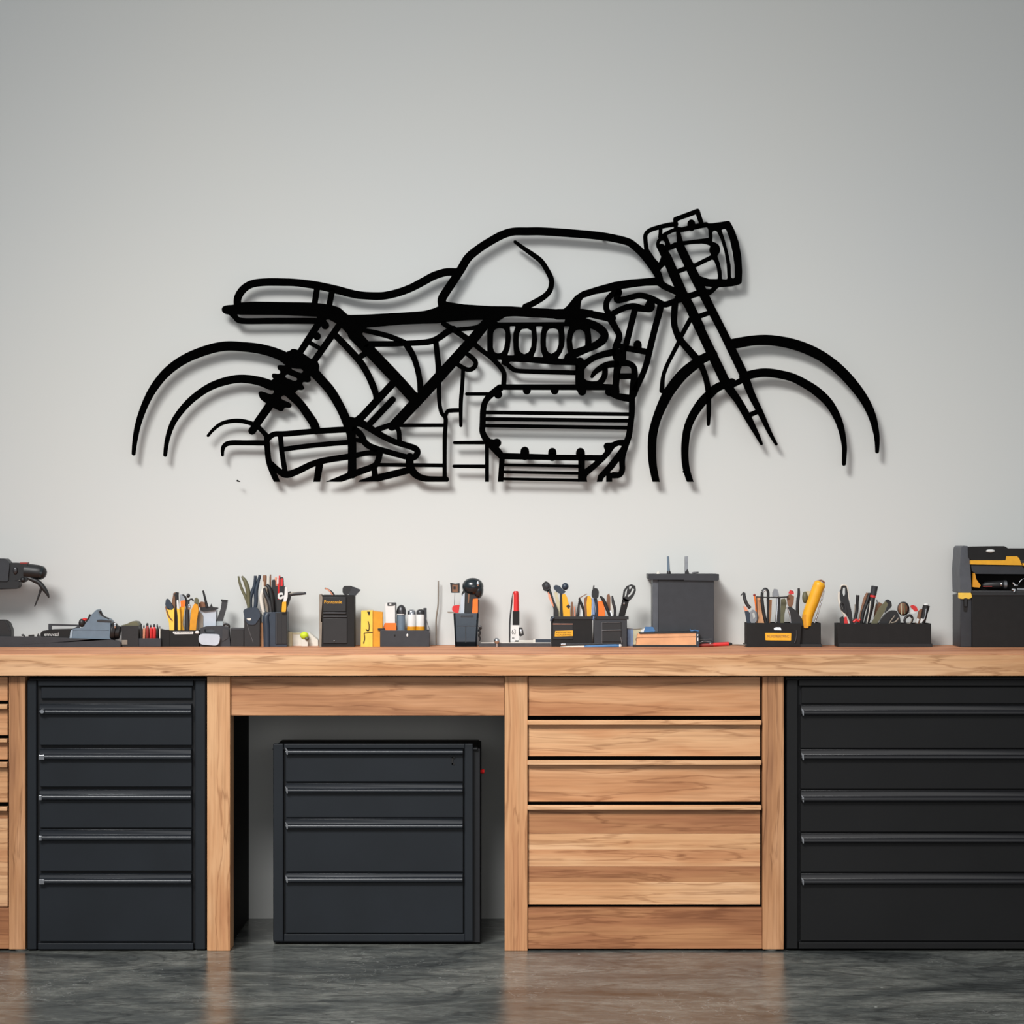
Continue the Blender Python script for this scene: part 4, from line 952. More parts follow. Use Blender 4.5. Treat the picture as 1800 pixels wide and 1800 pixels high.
# --- yellow box
make('paper_carton', 'tall yellow box with black squiggle marks', 'box', None, -0.12, [
    ('carton', ['yellow_pale', 'amber'], .0006, [('e', [635, 1073.5, 655, 1073, 655, G, 634, G], 0, .045, .6), ('e', [655, 1074, 672.5, 1076, 672.5, G, 655, G], .004, .041, .6, {'m': 1})]),
    ('printed_mark', 'ink', 0, [('t', [647, 1092, .7, 649, 1100, .8, 648, 1108, .9, 643, 1106, .7], -.0003), ('e', [645, 1075, 651, 1075, 649, 1083], -.0006, .0006, .8), ('t', [640, 1113, .9, 648, 1112, .8, 655, 1112, .8], -.0003), ('t', [640, 1113, .8, 641, 1122, .9, 639, 1131, .9], -.0003), ('t', [643, 1107, .5, 646, 1109, .6, 649, 1108.5, .5], -.0003)]),
])
# --- low bin with jars
make('parts_bin', 'low charcoal bin holding white jars and a bottle', 'tool holder', None, -0.125, [
    ('bin', 'charcoal', .001, [('c', 668, 1108, 755, G, 0, .07)]),
    ('rim', 'black', .0005, [('b', 664, 1104.5, 676, 1108, .004, .05)]),
    ('label', 'white', .0, [('s', 716, 1116.5, 1.6, 2.8, -.0005, .6)]),
    ('rivet', 'ink', 0, [('s', 694, 1117, 1.2, 2, -.0005, .6)]),
    ('corner_wire', 'metal', 0, [('t', [749, 1086, .7, 752, 1098, .7, 755, 1106, .8, 755, 1112, .8], -.001)])])
make('spray_bottle', 'white squarish bottle with an orange base in the charcoal bin', 'bottle', None, -0.10, [
    ('bottle', 'white', .002, [('e', [677, 1062, 681, 1058, 693, 1058, 695, 1062, 696, 1096, 678, 1096], 0, .022, 2)]),
    ('base', 'orange', .002, [('e', [676, 1095, 696, 1095, 697, 1104, 696, 1112, 674, 1112, 674, 1103], -.002, .026, 2)]),
    ('handle_slot', 'gunmetal', .0003, [('h', [681, 1059, 696, 1059, 696, 1063, 690, 1065, 681, 1065], [[684, 1060.5, 688, 1060.5, 688, 1063, 684, 1063]], -.0012, .003, .8)]),
    ('side_edge', 'gunmetal', .0003, [('b', 694.5, 1060, 696.5, 1095, -.001, .020)])])
make('glass_jar', 'small blue-grey jar with a domed dark metal lid, middle of the charcoal bin', 'jar', None, -0.10, [
    ('jar', 'slate', 0, [('r', 705, 1112, 705, 1080, .012, [(0, 7.5), (1, 7.5)])]),
    ('lid', 'gunmetal', 0, [('r', 705.5, 1080, 705.5, 1063, .012, [(0, 8.2), (.35, 8.4), (.7, 7), (.9, 4), (1, 1.5)])]),
    ('band', 'white', 0, [('r', 705, 1080.5, 705, 1079, .012, [(0, 8.5), (1, 8.5)])])])
for i, (px, lab) in enumerate(((723.5, 'white jar with amber foot and silver lid, left one of the charcoal bin pair'), (739, 'white jar with amber foot and dark lid, right one of the charcoal bin pair'))):
    make('jar', lab, 'jar', 'white jars in the charcoal bin', -0.10, [
        ('jar', 'white', 0, [('r', px, 1103, px, 1080, .014, [(0, 7.6), (.9, 7.6), (1, 7)])]),
        ('foot', 'amber', 0, [('r', px, 1112, px, 1101, .014, [(0, 7), (.5, 8.3), (1, 7.7)])]),
        ('lid', 'chrome' if i == 0 else 'gunmetal', 0, [('r', px, 1080, px, 1071, .014, [(0, 7.2), (.5, 7.2), (.8, 6), (1, 3)])])])
make('bin_divider', 'dark metal bracket standing at the right end of the charcoal bin', 'bracket', None, -0.09, [('bracket', 'charcoal', .0006, [('e', [744, 1069, 749.5, 1069, 750, 1112, 747, 1112, 746, 1074, 744, 1073], .0, .03, .8)])])
# --- leaning rod
make('metal_strip', 'thin grey-brown curved strip leaning upright against the wall', 'strip', None, -0.02, [('strip', 'taupe', 0, [('t', [767, G, 1, 766.5, 1110, 1.2, 767, 1085, 1.4, 770, 1062, 1.3, 770.5, 1021, 1.2], 0)])])
# --- smoky cup
make('plastic_cup', 'smoky blue-black tapered cup holding the hammer', 'tool holder', None, -0.12, [
    ('cup', 'smoke', .001, [('e', [797, 1078, 841.5, 1078, 840, 1110, 838, G, 800, G], 0, .004, 2), ('e', [797, 1078, 841.5, 1078, 838, G, 800, G], .045, .004, 2), ('e', [797, 1078, 800.5, 1078, 803, G, 800, G], 0, .049, .5), ('e', [838, 1078, 841.5, 1078, 838, G, 835, G], 0, .049, .5), ('b', 800, 1128, 838, G, 0, .049)]),
    ('rib', 'charcoal', .0003, [('b', 803, 1100, 837, 1101, -.001, .001), ('b', 810, 1082, 832, 1085, -.001, .001), ('b', 818, 1101, 819, 1130, -.001, .001)]),
    ('rim_clip', 'taupe', .0003, [('e', [786, 1075.5, 800, 1076, 800, 1078, 788, 1078], 0, .02, .5)])])
make('mallet', 'hammer with a glossy dark teal domed head and black shaft in the smoky cup', 'hammer', g_pl, -0.10, [
    ('head', 'teal_dark', 0, [('s', 831, 1031, 19, 15.5, .012, 16), ('s', 840.5, 1037, 9.5, 15.5, .012, 13)]),
    ('shaft', 'black', .001, [('e', [815, 1036, 834, 1036, 841, 1044, 842, 1050, 832, 1055, 829, 1082, 828, 1120, 816, 1120, 816, 1060, 811, 1044], .0, .012, 2)]),
    ('highlight_plate', 'chrome', 0, [('s', 840, 1026, 2.6, 4.6, -.0125, 1.6)]),
    ('brass_strip', 'brown', .0003, [('e', [823, 1040, 826, 1040, 824, 1060, 822, 1060], -.0008, .003, .6)])])
make('scraper', 'orange block handle standing in the right of the smoky cup', 'tool', g_pl, -0.112, [('handle', 'orange', .001, [('e', [831, 1053, 840, 1052, 840, 1077, 830, 1082], 0, .012, 1.5)]), ('edge', 'black', .0006, [('e', [839.5, 1053, 842.5, 1054, 841.5, 1079, 839, 1079], .001, .010, .8)])])
make('tag', 'small square brown-black sign on a thin wire stem above the smoky cup', 'sign', None, -0.095, [
    ('plate', 'black', .0006, [('e', [791, 1024, 800, 1026, 808, 1025, 808, 1042, 793, 1042], 0, .004, 1)]), ('>inner_panel', 'brown', .0003, [('h', [795, 1028, 805, 1028, 805, 1041, 795, 1041], [[797, 1031, 801, 1031, 801, 1036, 797, 1036]], -.0008, .001, .6)]),
    ('stem', 'gunmetal', 0, [('t', [799.5, 1042, .5, 799, 1066, .6, 800, 1100, .6], .002)])])
make('bottle_stopper', 'small red cup-shaped cap at the left rim of the smoky cup', 'cap', g_pl, -0.112, [('cap', 'red', .0012, [('e', [796, 1065, 808, 1063, 806, 1078, 798, 1077, 794, 1071], 0, .016, 2)])])
make('paint_scraper', 'pale grey flat blade beside the hammer shaft in the smoky cup', 'tool', g_pl, -0.105, [('blade', 'pale_grey', .0004, [('e', [810, 1054, 814, 1044, 817, 1042, 816, 1078, 816, 1100, 808, 1100], 0, .003, 1)])])
make('corkscrew', 'small black twisted hook on the right side of the smoky cup', 'hook', None, -0.108, [('hook', 'black', 0, [('t', [842, 1103, 2.4, 845, 1104, 2.4, 842, 1108, 2, 844, 1112, 2, 842, 1117, 1.8, 844, 1122, 1.4, 843, 1127, 1], .0)]), ('cap', 'gunmetal', 0, [('s', 844, 1102, 3, 2.5, -.004, 2)])])
# --- ruler rod with clamp
make('steel_rule', 'long thin dark rail lying on the bench left of the organiser', 'ruler', None, -0.125, [('rail', 'gunmetal', .0003, [('b', 842, 1130.5, 968, G, 0, .006)]), ('edge', 'off_white', .0002, [('b', 845, 1129.3, 968, 1130.5, .001, .004)])])
make('rail_clamp', 'small chrome ball clamp on the thin rail', 'clamp', None, -0.135, [('knob', 'chrome', 0, [('s', 873.5, 1126.5, 5, 5.5, 0, 5)]), ('stem', 'chrome', 0, [('r', 873.5, 1131, 873.5, G, 0, [(0, 1.8), (1, 1.8)])])])
make('folding_rule', 'flat navy blue bar with a white end behind the thin rail', 'bar', None, -0.11, [('bar', 'navy', .0003, [('b', 941, 1123.5, 968, 1131, 0, .006), ('b', 941, 1130, 968, G, .001, .004)]), ('end', 'off_white', .0003, [('b', 905, 1125.5, 941, 1128.5, 0, .005), ('b', 937, 1124, 941, 1131, -.0005, .005), ('b', 906, 1128, 910, G, 0, .004)])])
make('torch', 'slim torch with a red top, black middle and white base standing upright', 'torch', None, -0.11, [
    ('base', 'white', .0008, [('e', [898, 1099, 912, 1099, 912, 1128, 897, 1128], 0, .02, 1), ('b', 898, 1127, 911, G, .001, .018)]),
    ('>lettering', 'ink', 0, [('text', '63', 899.5, 1106, 7, 9, 0), ('text', '-', 900, 1121, 4, 1.4, 0)]),
    ('grip', 'black_matte', .001, [('e', [901, 1074, 913, 1074, 913, 1099, 901, 1099], .001, .018, 1)]),
    ('head', 'red', .0, [('t', [907, 1074, 5.5, 907, 1056, 5.2, 907, 1043, 4.8, 907, 1039, 3.4], .010)]),
    ('side_stripe', 'off_white', .0004, [('b', 901, 1045, 903, 1074, .004, .012)])])
make('curved_rod', 'thin dark curved rod standing just left of the red torch', 'rod', None, -0.095, [('rod', 'gunmetal', 0, [('t', [896.5, G, 1.4, 896, 1100, 1.4, 898, 1075, 1.4, 901, 1048, 1.2, 903, 1040, .8], 0)])])
make('clip', 'small black and silver spring clip on the right of the torch base', 'clip', None, -0.105, [('clip', 'black', .0005, [('h', [912, 1103, 918, 1103, 920, 1110, 921, 1116, 915, 1119, 912, 1117], [[915, 1111, 918, 1111, 918, 1114, 915, 1114]], 0, .008, 1)]), ('plate', 'chrome', .0003, [('b', 914, 1106, 917, 1110, -.002, .003)])])
# --- organiser with yellow label
make('tool_organiser', 'double black organiser with a yellow label and wire frame on the right pocket', 'tool holder', None, -0.125, [
    ('left_pocket', 'black_matte', .0015, [('c', 969, 1088, 1041, G, 0, .06)]),
    ('>label_panel', 'black', .0006, [('b', 972, 1095, 1007, 1124, -.002, .003)]),
    ('>yellow_label', 'yellow', .0002, [('e', [976, 1109, 1007, 1108, 1007, 1118, 975, 1119], -.0032, .0014, .6)]),
    ('>label_lettering', 'ink', 0, [('text', 'ERINVATEN', 978, 1110, 26, 2.8, -.0033), ('text', 'NCAUERYMA', 977, 1114.5, 28, 2.8, -.0033)]),
    ('>trim_line', 'salmon', .0001, [('b', 972, 1096.5, 1007, 1097.5, -.0028, .001)]),
    ('right_pocket', 'charcoal', .0015, [('c', 1044, 1086, 1102, G, .002, .058)]),
    ('>pocket_front', 'black', .0008, [('b', 1058, 1093, 1092, 1128, -.002, .004)]),
    ('wire_frame', 'metal', 0, [('t', [1058, 1094, .6, 1058, 1131, .6], -.004), ('t', [1058, 1094, .5, 1090, 1094, .5], -.004), ('t', [1058, 1108, .8, 1092, 1107.5, .8], -.004), ('t', [1091, 1120, .8, 1093, 1130, .8], -.004)]),
    ('rim', 'black', .0008, [('b', 968, 1083.5, 1042, 1089, -.003, .006), ('b', 1046, 1083, 1105, 1089, -.001, .006)]),
    ('hook', 'navy', 0, [('t', [969, 1092, 2, 970, 1088, 2.4, 974, 1085, 2], -.004), ('t', [1039, 1083, 1.4, 1045, 1082, 1.6, 1047, 1087, 1.4], -.004)])])
T3 = [
 ('spatula', 'black spatula with a round head and orange stripe at the organiser left end', 'spatula', .014, [('head', 'black', .001, [('e', [952, 1028, 959, 1021, 966, 1025, 969, 1034, 964, 1040, 956, 1039], 0, .006, 3)]), ('>dish', 'charcoal', 0, [('s', 961, 1030, 4.2, 4.6, -.0008, 1)]), ('handle', 'black', .001, [('e', [961, 1038, 968, 1035, 974, 1055, 981, 1072, 981, 1095, 973, 1095, 973, 1070], .0, .008, 2)]), ('stripe', 'salmon', .0003, [('e', [963, 1040, 967, 1045, 972, 1060, 974, 1068, 970, 1063, 964, 1050], -.001, .004, 1)])]),
 ('hammer', 'black-headed hammer with a yellow grip in the left organiser pocket', 'hammer', .020, [('head', 'navy', .001, [('e', [973, 1031, 977, 1028, 984, 1030, 988, 1035, 995, 1040, 990, 1044, 982, 1043, 974, 1036], 0, .012, 2)]), ('>face', 'navy', 0, [('s', 993.5, 1031, 6, 6.5, .006, 6)]), ('grip', 'yellow', .001, [('e', [988, 1045, 993, 1043, 997, 1050, 1002, 1070, 1003, 1095, 991, 1095, 989, 1070], .0, .012, 2)]), ('spine', 'black', .0006, [('e', [984, 1043, 989, 1044, 989, 1070, 991, 1095, 986, 1095, 984, 1070], .001, .012, 1)]), ('button', 'black', .0002, [('e', [995, 1066, 999, 1062, 1003, 1066, 999, 1070], -.001, .002, .5)])]),
 ('flat_bar', 'cream yellow flat bar between the spatula and the hammer', 'tool', .026, [('bar', 'beige', .0006, [('e', [974, 1040, 979, 1040, 984, 1060, 987, 1095, 980, 1095, 979, 1070], 0, .005, 1)])]),
 ('chisel', 'short brown-black chisel right of the yellow hammer grip', 'chisel', .030, [('blade', 'brown', .0005, [('e', [1004, 1058, 1007, 1058, 1009, 1095, 1003, 1095], 0, .006, 1)])]),
 ('brush', 'slim pale pink stick in the middle of the organiser', 'brush', .034, [('stick', 'salmon', .0, [('t', [1011, 1095, 1.5, 1010, 1066, 1.2], 0)])]),
 ('tongs', 'dark tongs crossing above the middle of the organiser', 'tongs', .022, [('arm', 'gunmetal', 0, [('t', [1012, 1095, 2.2, 1016, 1075, 2.2, 1018, 1058, 1.6, 1019, 1050, 1.2], 0)]), ('arm', 'black', 0, [('t', [1018, 1052, 1.8, 1022, 1062, 2.4, 1026, 1074, 2, 1027, 1092, 1.6], -.003)]), ('tip', 'brown', 0, [('t', [1019, 1051, .8, 1026, 1047, .7, 1032, 1044, .5], -.003)])]),
 ('paint_brush', 'white brush with a pink edge in the middle of the organiser', 'brush', .028, [('head', 'white', .0006, [('e', [1017, 1080, 1021, 1066, 1025, 1074, 1026, 1095, 1016, 1095], 0, .006, 1)]), ('edge', 'salmon', .0004, [('e', [1026, 1070, 1028, 1068, 1029, 1095, 1025, 1095], .0, .005, .6)])]),
 ('utility_knife', 'yellow and black utility knife standing in the centre of the organiser', 'knife', .016, [('grip', 'yellow', .001, [('e', [1033, 1047, 1038, 1048, 1040, 1056, 1039, 1083, 1032, 1085, 1031, 1060], 0, .012, 2)]), ('back', 'brown', .0008, [('e', [1027, 1052, 1031, 1048, 1034, 1048, 1032, 1092, 1026, 1092], .001, .010, 1.5)])]),
 ('screwdriver', 'pale blue shafted driver beside the yellow knife', 'screwdriver', .020, [('shaft', 'blue_pale', 0, [('t', [1044, 1090, 3, 1043, 1070, 3, 1042, 1052, 2.8], 0)])]),
 ('drill', 'black stubby tool with a rounded cap and thin antenna in the organiser', 'tool', .014, [('head', 'black', .001, [('e', [1040, 1040, 1043, 1034, 1050, 1034, 1053, 1040, 1052, 1050, 1046, 1054, 1040, 1049], 0, .014, 2)]), ('antenna', 'black', 0, [('t', [1043, 1036, 1.3, 1044, 1029, 1.1], .005)]), ('stem', 'navy', 0, [('t', [1047, 1052, 2.5, 1049, 1070, 2.4, 1048, 1092, 2.4], .008)])]),
 ('paint_paddle', 'orange-tan wide wooden paddle in the right organiser pocket', 'tool', .022, [('handle', 'orange', .0012, [('e', [1051, 1055, 1054, 1051, 1059, 1054, 1063, 1070, 1064, 1095, 1050, 1095], 0, .010, 2)]), ('top', 'off_white', .0006, [('e', [1051, 1055, 1054, 1051, 1059, 1053, 1058, 1056, 1052, 1057], -.001, .011, 1)])]),
 ('pliers', 'black handled pliers leaning left over the right organiser pocket', 'pliers', .012, [('handle', 'black', 0, [('t', [1055, 1048, 1.8, 1061, 1055, 2.8, 1066, 1068, 3, 1071, 1080, 2.6, 1072, 1092, 2.4], 0)]), ('jaw', 'chrome', .0003, [('e', [1068, 1078, 1074, 1072, 1077, 1082, 1074, 1092, 1069, 1092], .002, .004, 1)])]),
 ('chisel', 'brown wooden chisel with a dark edge behind the right pocket', 'chisel', .034, [('handle', 'brown', .0008, [('e', [1067, 1046, 1071, 1043, 1073, 1050, 1073, 1080, 1069, 1080, 1066, 1062], 0, .008, 1)]), ('blade', 'off_white', .0004, [('e', [1074, 1055, 1076, 1060, 1080, 1095, 1072, 1095], .001, .004, .8)])]),
 ('snips', 'dark grey curved snips handle in the right pocket', 'snips', .018, [('handle', 'gunmetal', 0, [('t', [1076, 1047, 1.4, 1078, 1060, 2.6, 1081, 1072, 2.4, 1080, 1092, 2], 0)])]),
 ('adjustable_wrench', 'large black wrench with an open oval head leaning right out of the organiser', 'wrench', .010, [('head', 'black', .0008, [('h', [1094, 1052, 1096, 1038, 1102, 1030, 1110, 1027, 1117, 1030, 1118, 1038, 1114, 1048, 1107, 1056, 1100, 1058], [[1099, 1040, 1103, 1034, 1101, 1046, 1098, 1050], [1104, 1050, 1111, 1044, 1115, 1036, 1112, 1034, 1108, 1043, 1103, 1047], [1106, 1031, 1111, 1030, 1109, 1035, 1106, 1036]], 0, .008, 1)]), ('handle', 'black_matte', .001, [('e', [1095, 1050, 1106, 1055, 1102, 1070, 1096, 1092, 1085, 1092, 1090, 1072], .0, .010, 2)]), ('rivet', 'chrome', 0, [('s', 1097, 1061, 1.6, 2.2, -.0005, 1)])]),
]
for n, lab, cat, dy, parts in T3: make(n, lab, cat, g_pl, -0.125 + dy, parts)
make('pen', 'blue and silver pen lying in front of the organiser', 'pen', None, -0.165, [('barrel', 'blue', 0, [('r', 1027, 1136.5, 1088, 1135, 0, [(0, 1.6), (.1, 2.6), (.9, 2.8), (1, 2.2)])]), ('grip', 'off_white', 0, [('r', 985, 1137, 1027, 1136.5, 0, [(0, .8), (.3, 1.6), (1, 1.8)])]), ('tip', 'white', 0, [('s', 1090, 1135, 3, 3, 0, 3)])])
make('file', 'thin grey rod lying across the front of the left organiser pocket', 'rod', None, -0.145, [('rod', 'gunmetal', 0, [('r', 984, 1132.5, 1060, 1132, 0, [(0, 1.8), (1, 1.2)])]), ('ferrule', 'chrome', 0, [('r', 986, 1132.5, 994, 1132.4, 0, [(0, 2.4), (1, 2.4)])])])
# --- grey box, books
make('storage_box', 'tall plain slate-grey box with an overhanging lid', 'box', None, -0.12, [
    ('body', 'charcoal', .001, [('b', 1157, 1018, 1255, G, 0, .10)]),
    ('side_frame', 'charcoal_side', .001, [('b', 1147.5, 1018, 1156.8, G, .004, .094)]),
    ('lid', 'charcoal', .002, [('e', [1140, 1009, 1264, 1009, 1264, 1019, 1262, 1021, 1142, 1019, 1140, 1017], -.008, .118, 1)])])
make('antenna', 'dark slim upright peg on the left of the grey box lid', 'peg', 'pegs on the grey box', -0.09, [('peg', 'slate', 0, [('r', 1175.5, 1007, 1174, 978, 0, [(0, 2.6), (.25, 2.4), (.3, 2.4), (1, 2)])]), ('foot', 'black', 0, [('r', 1175.5, 1008.6, 1175.5, 1003, 0, [(0, 3.6), (.5, 3.6), (1, 2.4)])])])
make('antenna', 'pale grey wider upright peg on the right of the grey box lid', 'peg', 'pegs on the grey box', -0.09, [('peg', 'metal', .0004, [('b', 1203.5, 978, 1209.5, 1005, -.002, .006)]), ('foot', 'black', .0006, [('e', [1204, 1005, 1209, 1000, 1212, 1008.6, 1204, 1008.6], -.003, .010, 1)])])
make('screw', 'flat dark metal bit lying right of the pegs on the grey box lid', 'bolt', None, -0.09, [('bolt', 'gunmetal', 0, [('r', 1216, 1007.2, 1228, 1006.4, 0, [(0, .8), (.3, 1.6), (1, 1.4)])])])
make('nut', 'tiny pale cap lying at the left of the grey box lid', 'nut', None, -0.09, [('nut', 'off_white', 0, [('r', 1157, 1008.6, 1157, 1004.5, 0, [(0, 3.4), (.6, 3), (1, 1.2)])])])
make('book', 'thick tan-edged book lying flat in front of the grey box', 'book', None, -0.165, [
    ('pages', 'tan', .0008, [('e', [1121, 1114, 1225, 1112, 1224, 1135, 1118, 1135], .002, .030, 1)]),
    ('cover', 'black', .0004, [('e', [1124, 1111.6, 1225, 1109.5, 1226, 1112.5, 1124, 1114.5], 0, .034, .5), ('e', [1113, 1133.5, 1225, 1133.5, 1225, G, 1113, G], 0, .034, .3)]),
    ('spine', 'navy', .0005, [('b', 1223.5, 1110, 1229, G, .001, .032)]),
    ('>spine_marks', 'white', 0, [('e', [1225.5, 1115, 1227.5, 1115, 1227, 1118, 1226, 1118], .0, .001, .3), ('e', [1225.5, 1121, 1227.5, 1121, 1227.5, 1127, 1226, 1127], .0, .001, .3)]),
    ('page_line', 'brown', 0, [('t', [1118, 1126, .5, 1121, 1121, .4, 1150, 1120.5, .3, 1223, 1119, .3], .0015)])])
make('sponge', 'blue and white rubber lying on the left of the tan book', 'eraser', None, -0.155, [('block', 'blue', .001, [('e', [1134, 1102, 1148, 1102, 1152, 1109, 1150, 1111.2, 1131, 1111.6], 0, .018, 1.5)]), ('tip', 'white', .0006, [('e', [1127, 1108, 1134, 1104, 1131, 1111.8, 1126, 1112], .0, .016, .8)])])
make('blue_strap', 'twisted blue strap end on the right of the tan book', 'strap', None, -0.158, [('strap', 'blue', 0, [('t', [1213, 1106, .8, 1215, 1109, 1.2, 1221, 1108, 1.2, 1228, 1109.4, 1], 0)])])
make('canister', 'pale blue and yellow container behind the left end of the tan book', 'container', None, -0.09, [('container', ['blue_pale', 'beige'], .001, [('b', 1102.5, 1105, 1113, G, 0, .03), ('b', 1113, 1106, 1127, G, .001, .028, {'m': 1})]), ('rim', 'taupe', 0, [('t', [1102, 1104.5, .6, 1114, 1106, .6, 1128, 1105, .6], 0)])])
make('screwdriver', 'red screwdriver lying on the bench right of the grey box', 'screwdriver', None, -0.135, [
    ('handle', 'red_dark', 0, [('r', 1226, 1134.5, 1254, 1133.5, 0, [(0, 1.4), (.3, 2.8), (1, 3)])]), ('grip', 'red', 0, [('r', 1254, 1133, 1281, 1131.6, 0, [(0, 3.4), (1, 3.4)])]),
    ('cap', 'black', 0, [('r', 1281, 1132, 1287, 1132, 0, [(0, 3), (1, 2)])]), ('blade', 'taupe', 0, [('r', 1286, 1133, 1310, 1134, 0, [(0, 1.4), (1, 1.2)])])])
make('metal_bracket', 'small grey metal clip lying in front of the foot of the grey box', 'clip', None, -0.125, [('clip', 'metal', 0, [('t', [1229, 1130, .8, 1238, 1127, .9, 1250, 1129.5, .8, 1245, 1133, .8], -.012), ('t', [1230, 1124, .6, 1251, 1123.5, .6], -.0065)])])
# --- black box with yellow plate
make('tool_box', 'black box with a yellow name plate, filled with tools and a yellow tube', 'tool holder', None, -0.15, [
    ('box', 'black_matte', .001, [('c', 1313, 1095, 1443, G, .012, .08)]),
    ('front_panel', 'black_matte', .001, [('e', [1313, 1098, 1409, 1096, 1406, 1135, 1313, G], -.002, .014, 1)]),
    ('>name_plate', 'yellow', .0008, [('e', [1345, 1112.5, 1391, 1113, 1390.5, 1126, 1345.5, 1125.5], -.0036, .002, 1.2)]),
    ('>name_lettering', 'brown', 0, [('text', 'MUNSMENTMNC', 1349, 1116.5, 38, 4.4, -.0037)]),
    ('>badge', 'chrome', .0003, [('e', [1360, 1104, 1364, 1102.5, 1372, 1102.5, 1374, 1108, 1361, 1107.5], -.0036, .002, 1)]),
    ('latch', 'gunmetal', 0, [('t', [1400, 1108, 1.2, 1400, 1118, 1.2, 1397, 1130, 1.6], -.003)]),
    ('foot', 'black', .0005, [('b', 1311, 1132, 1445, G, .005, .085)])])
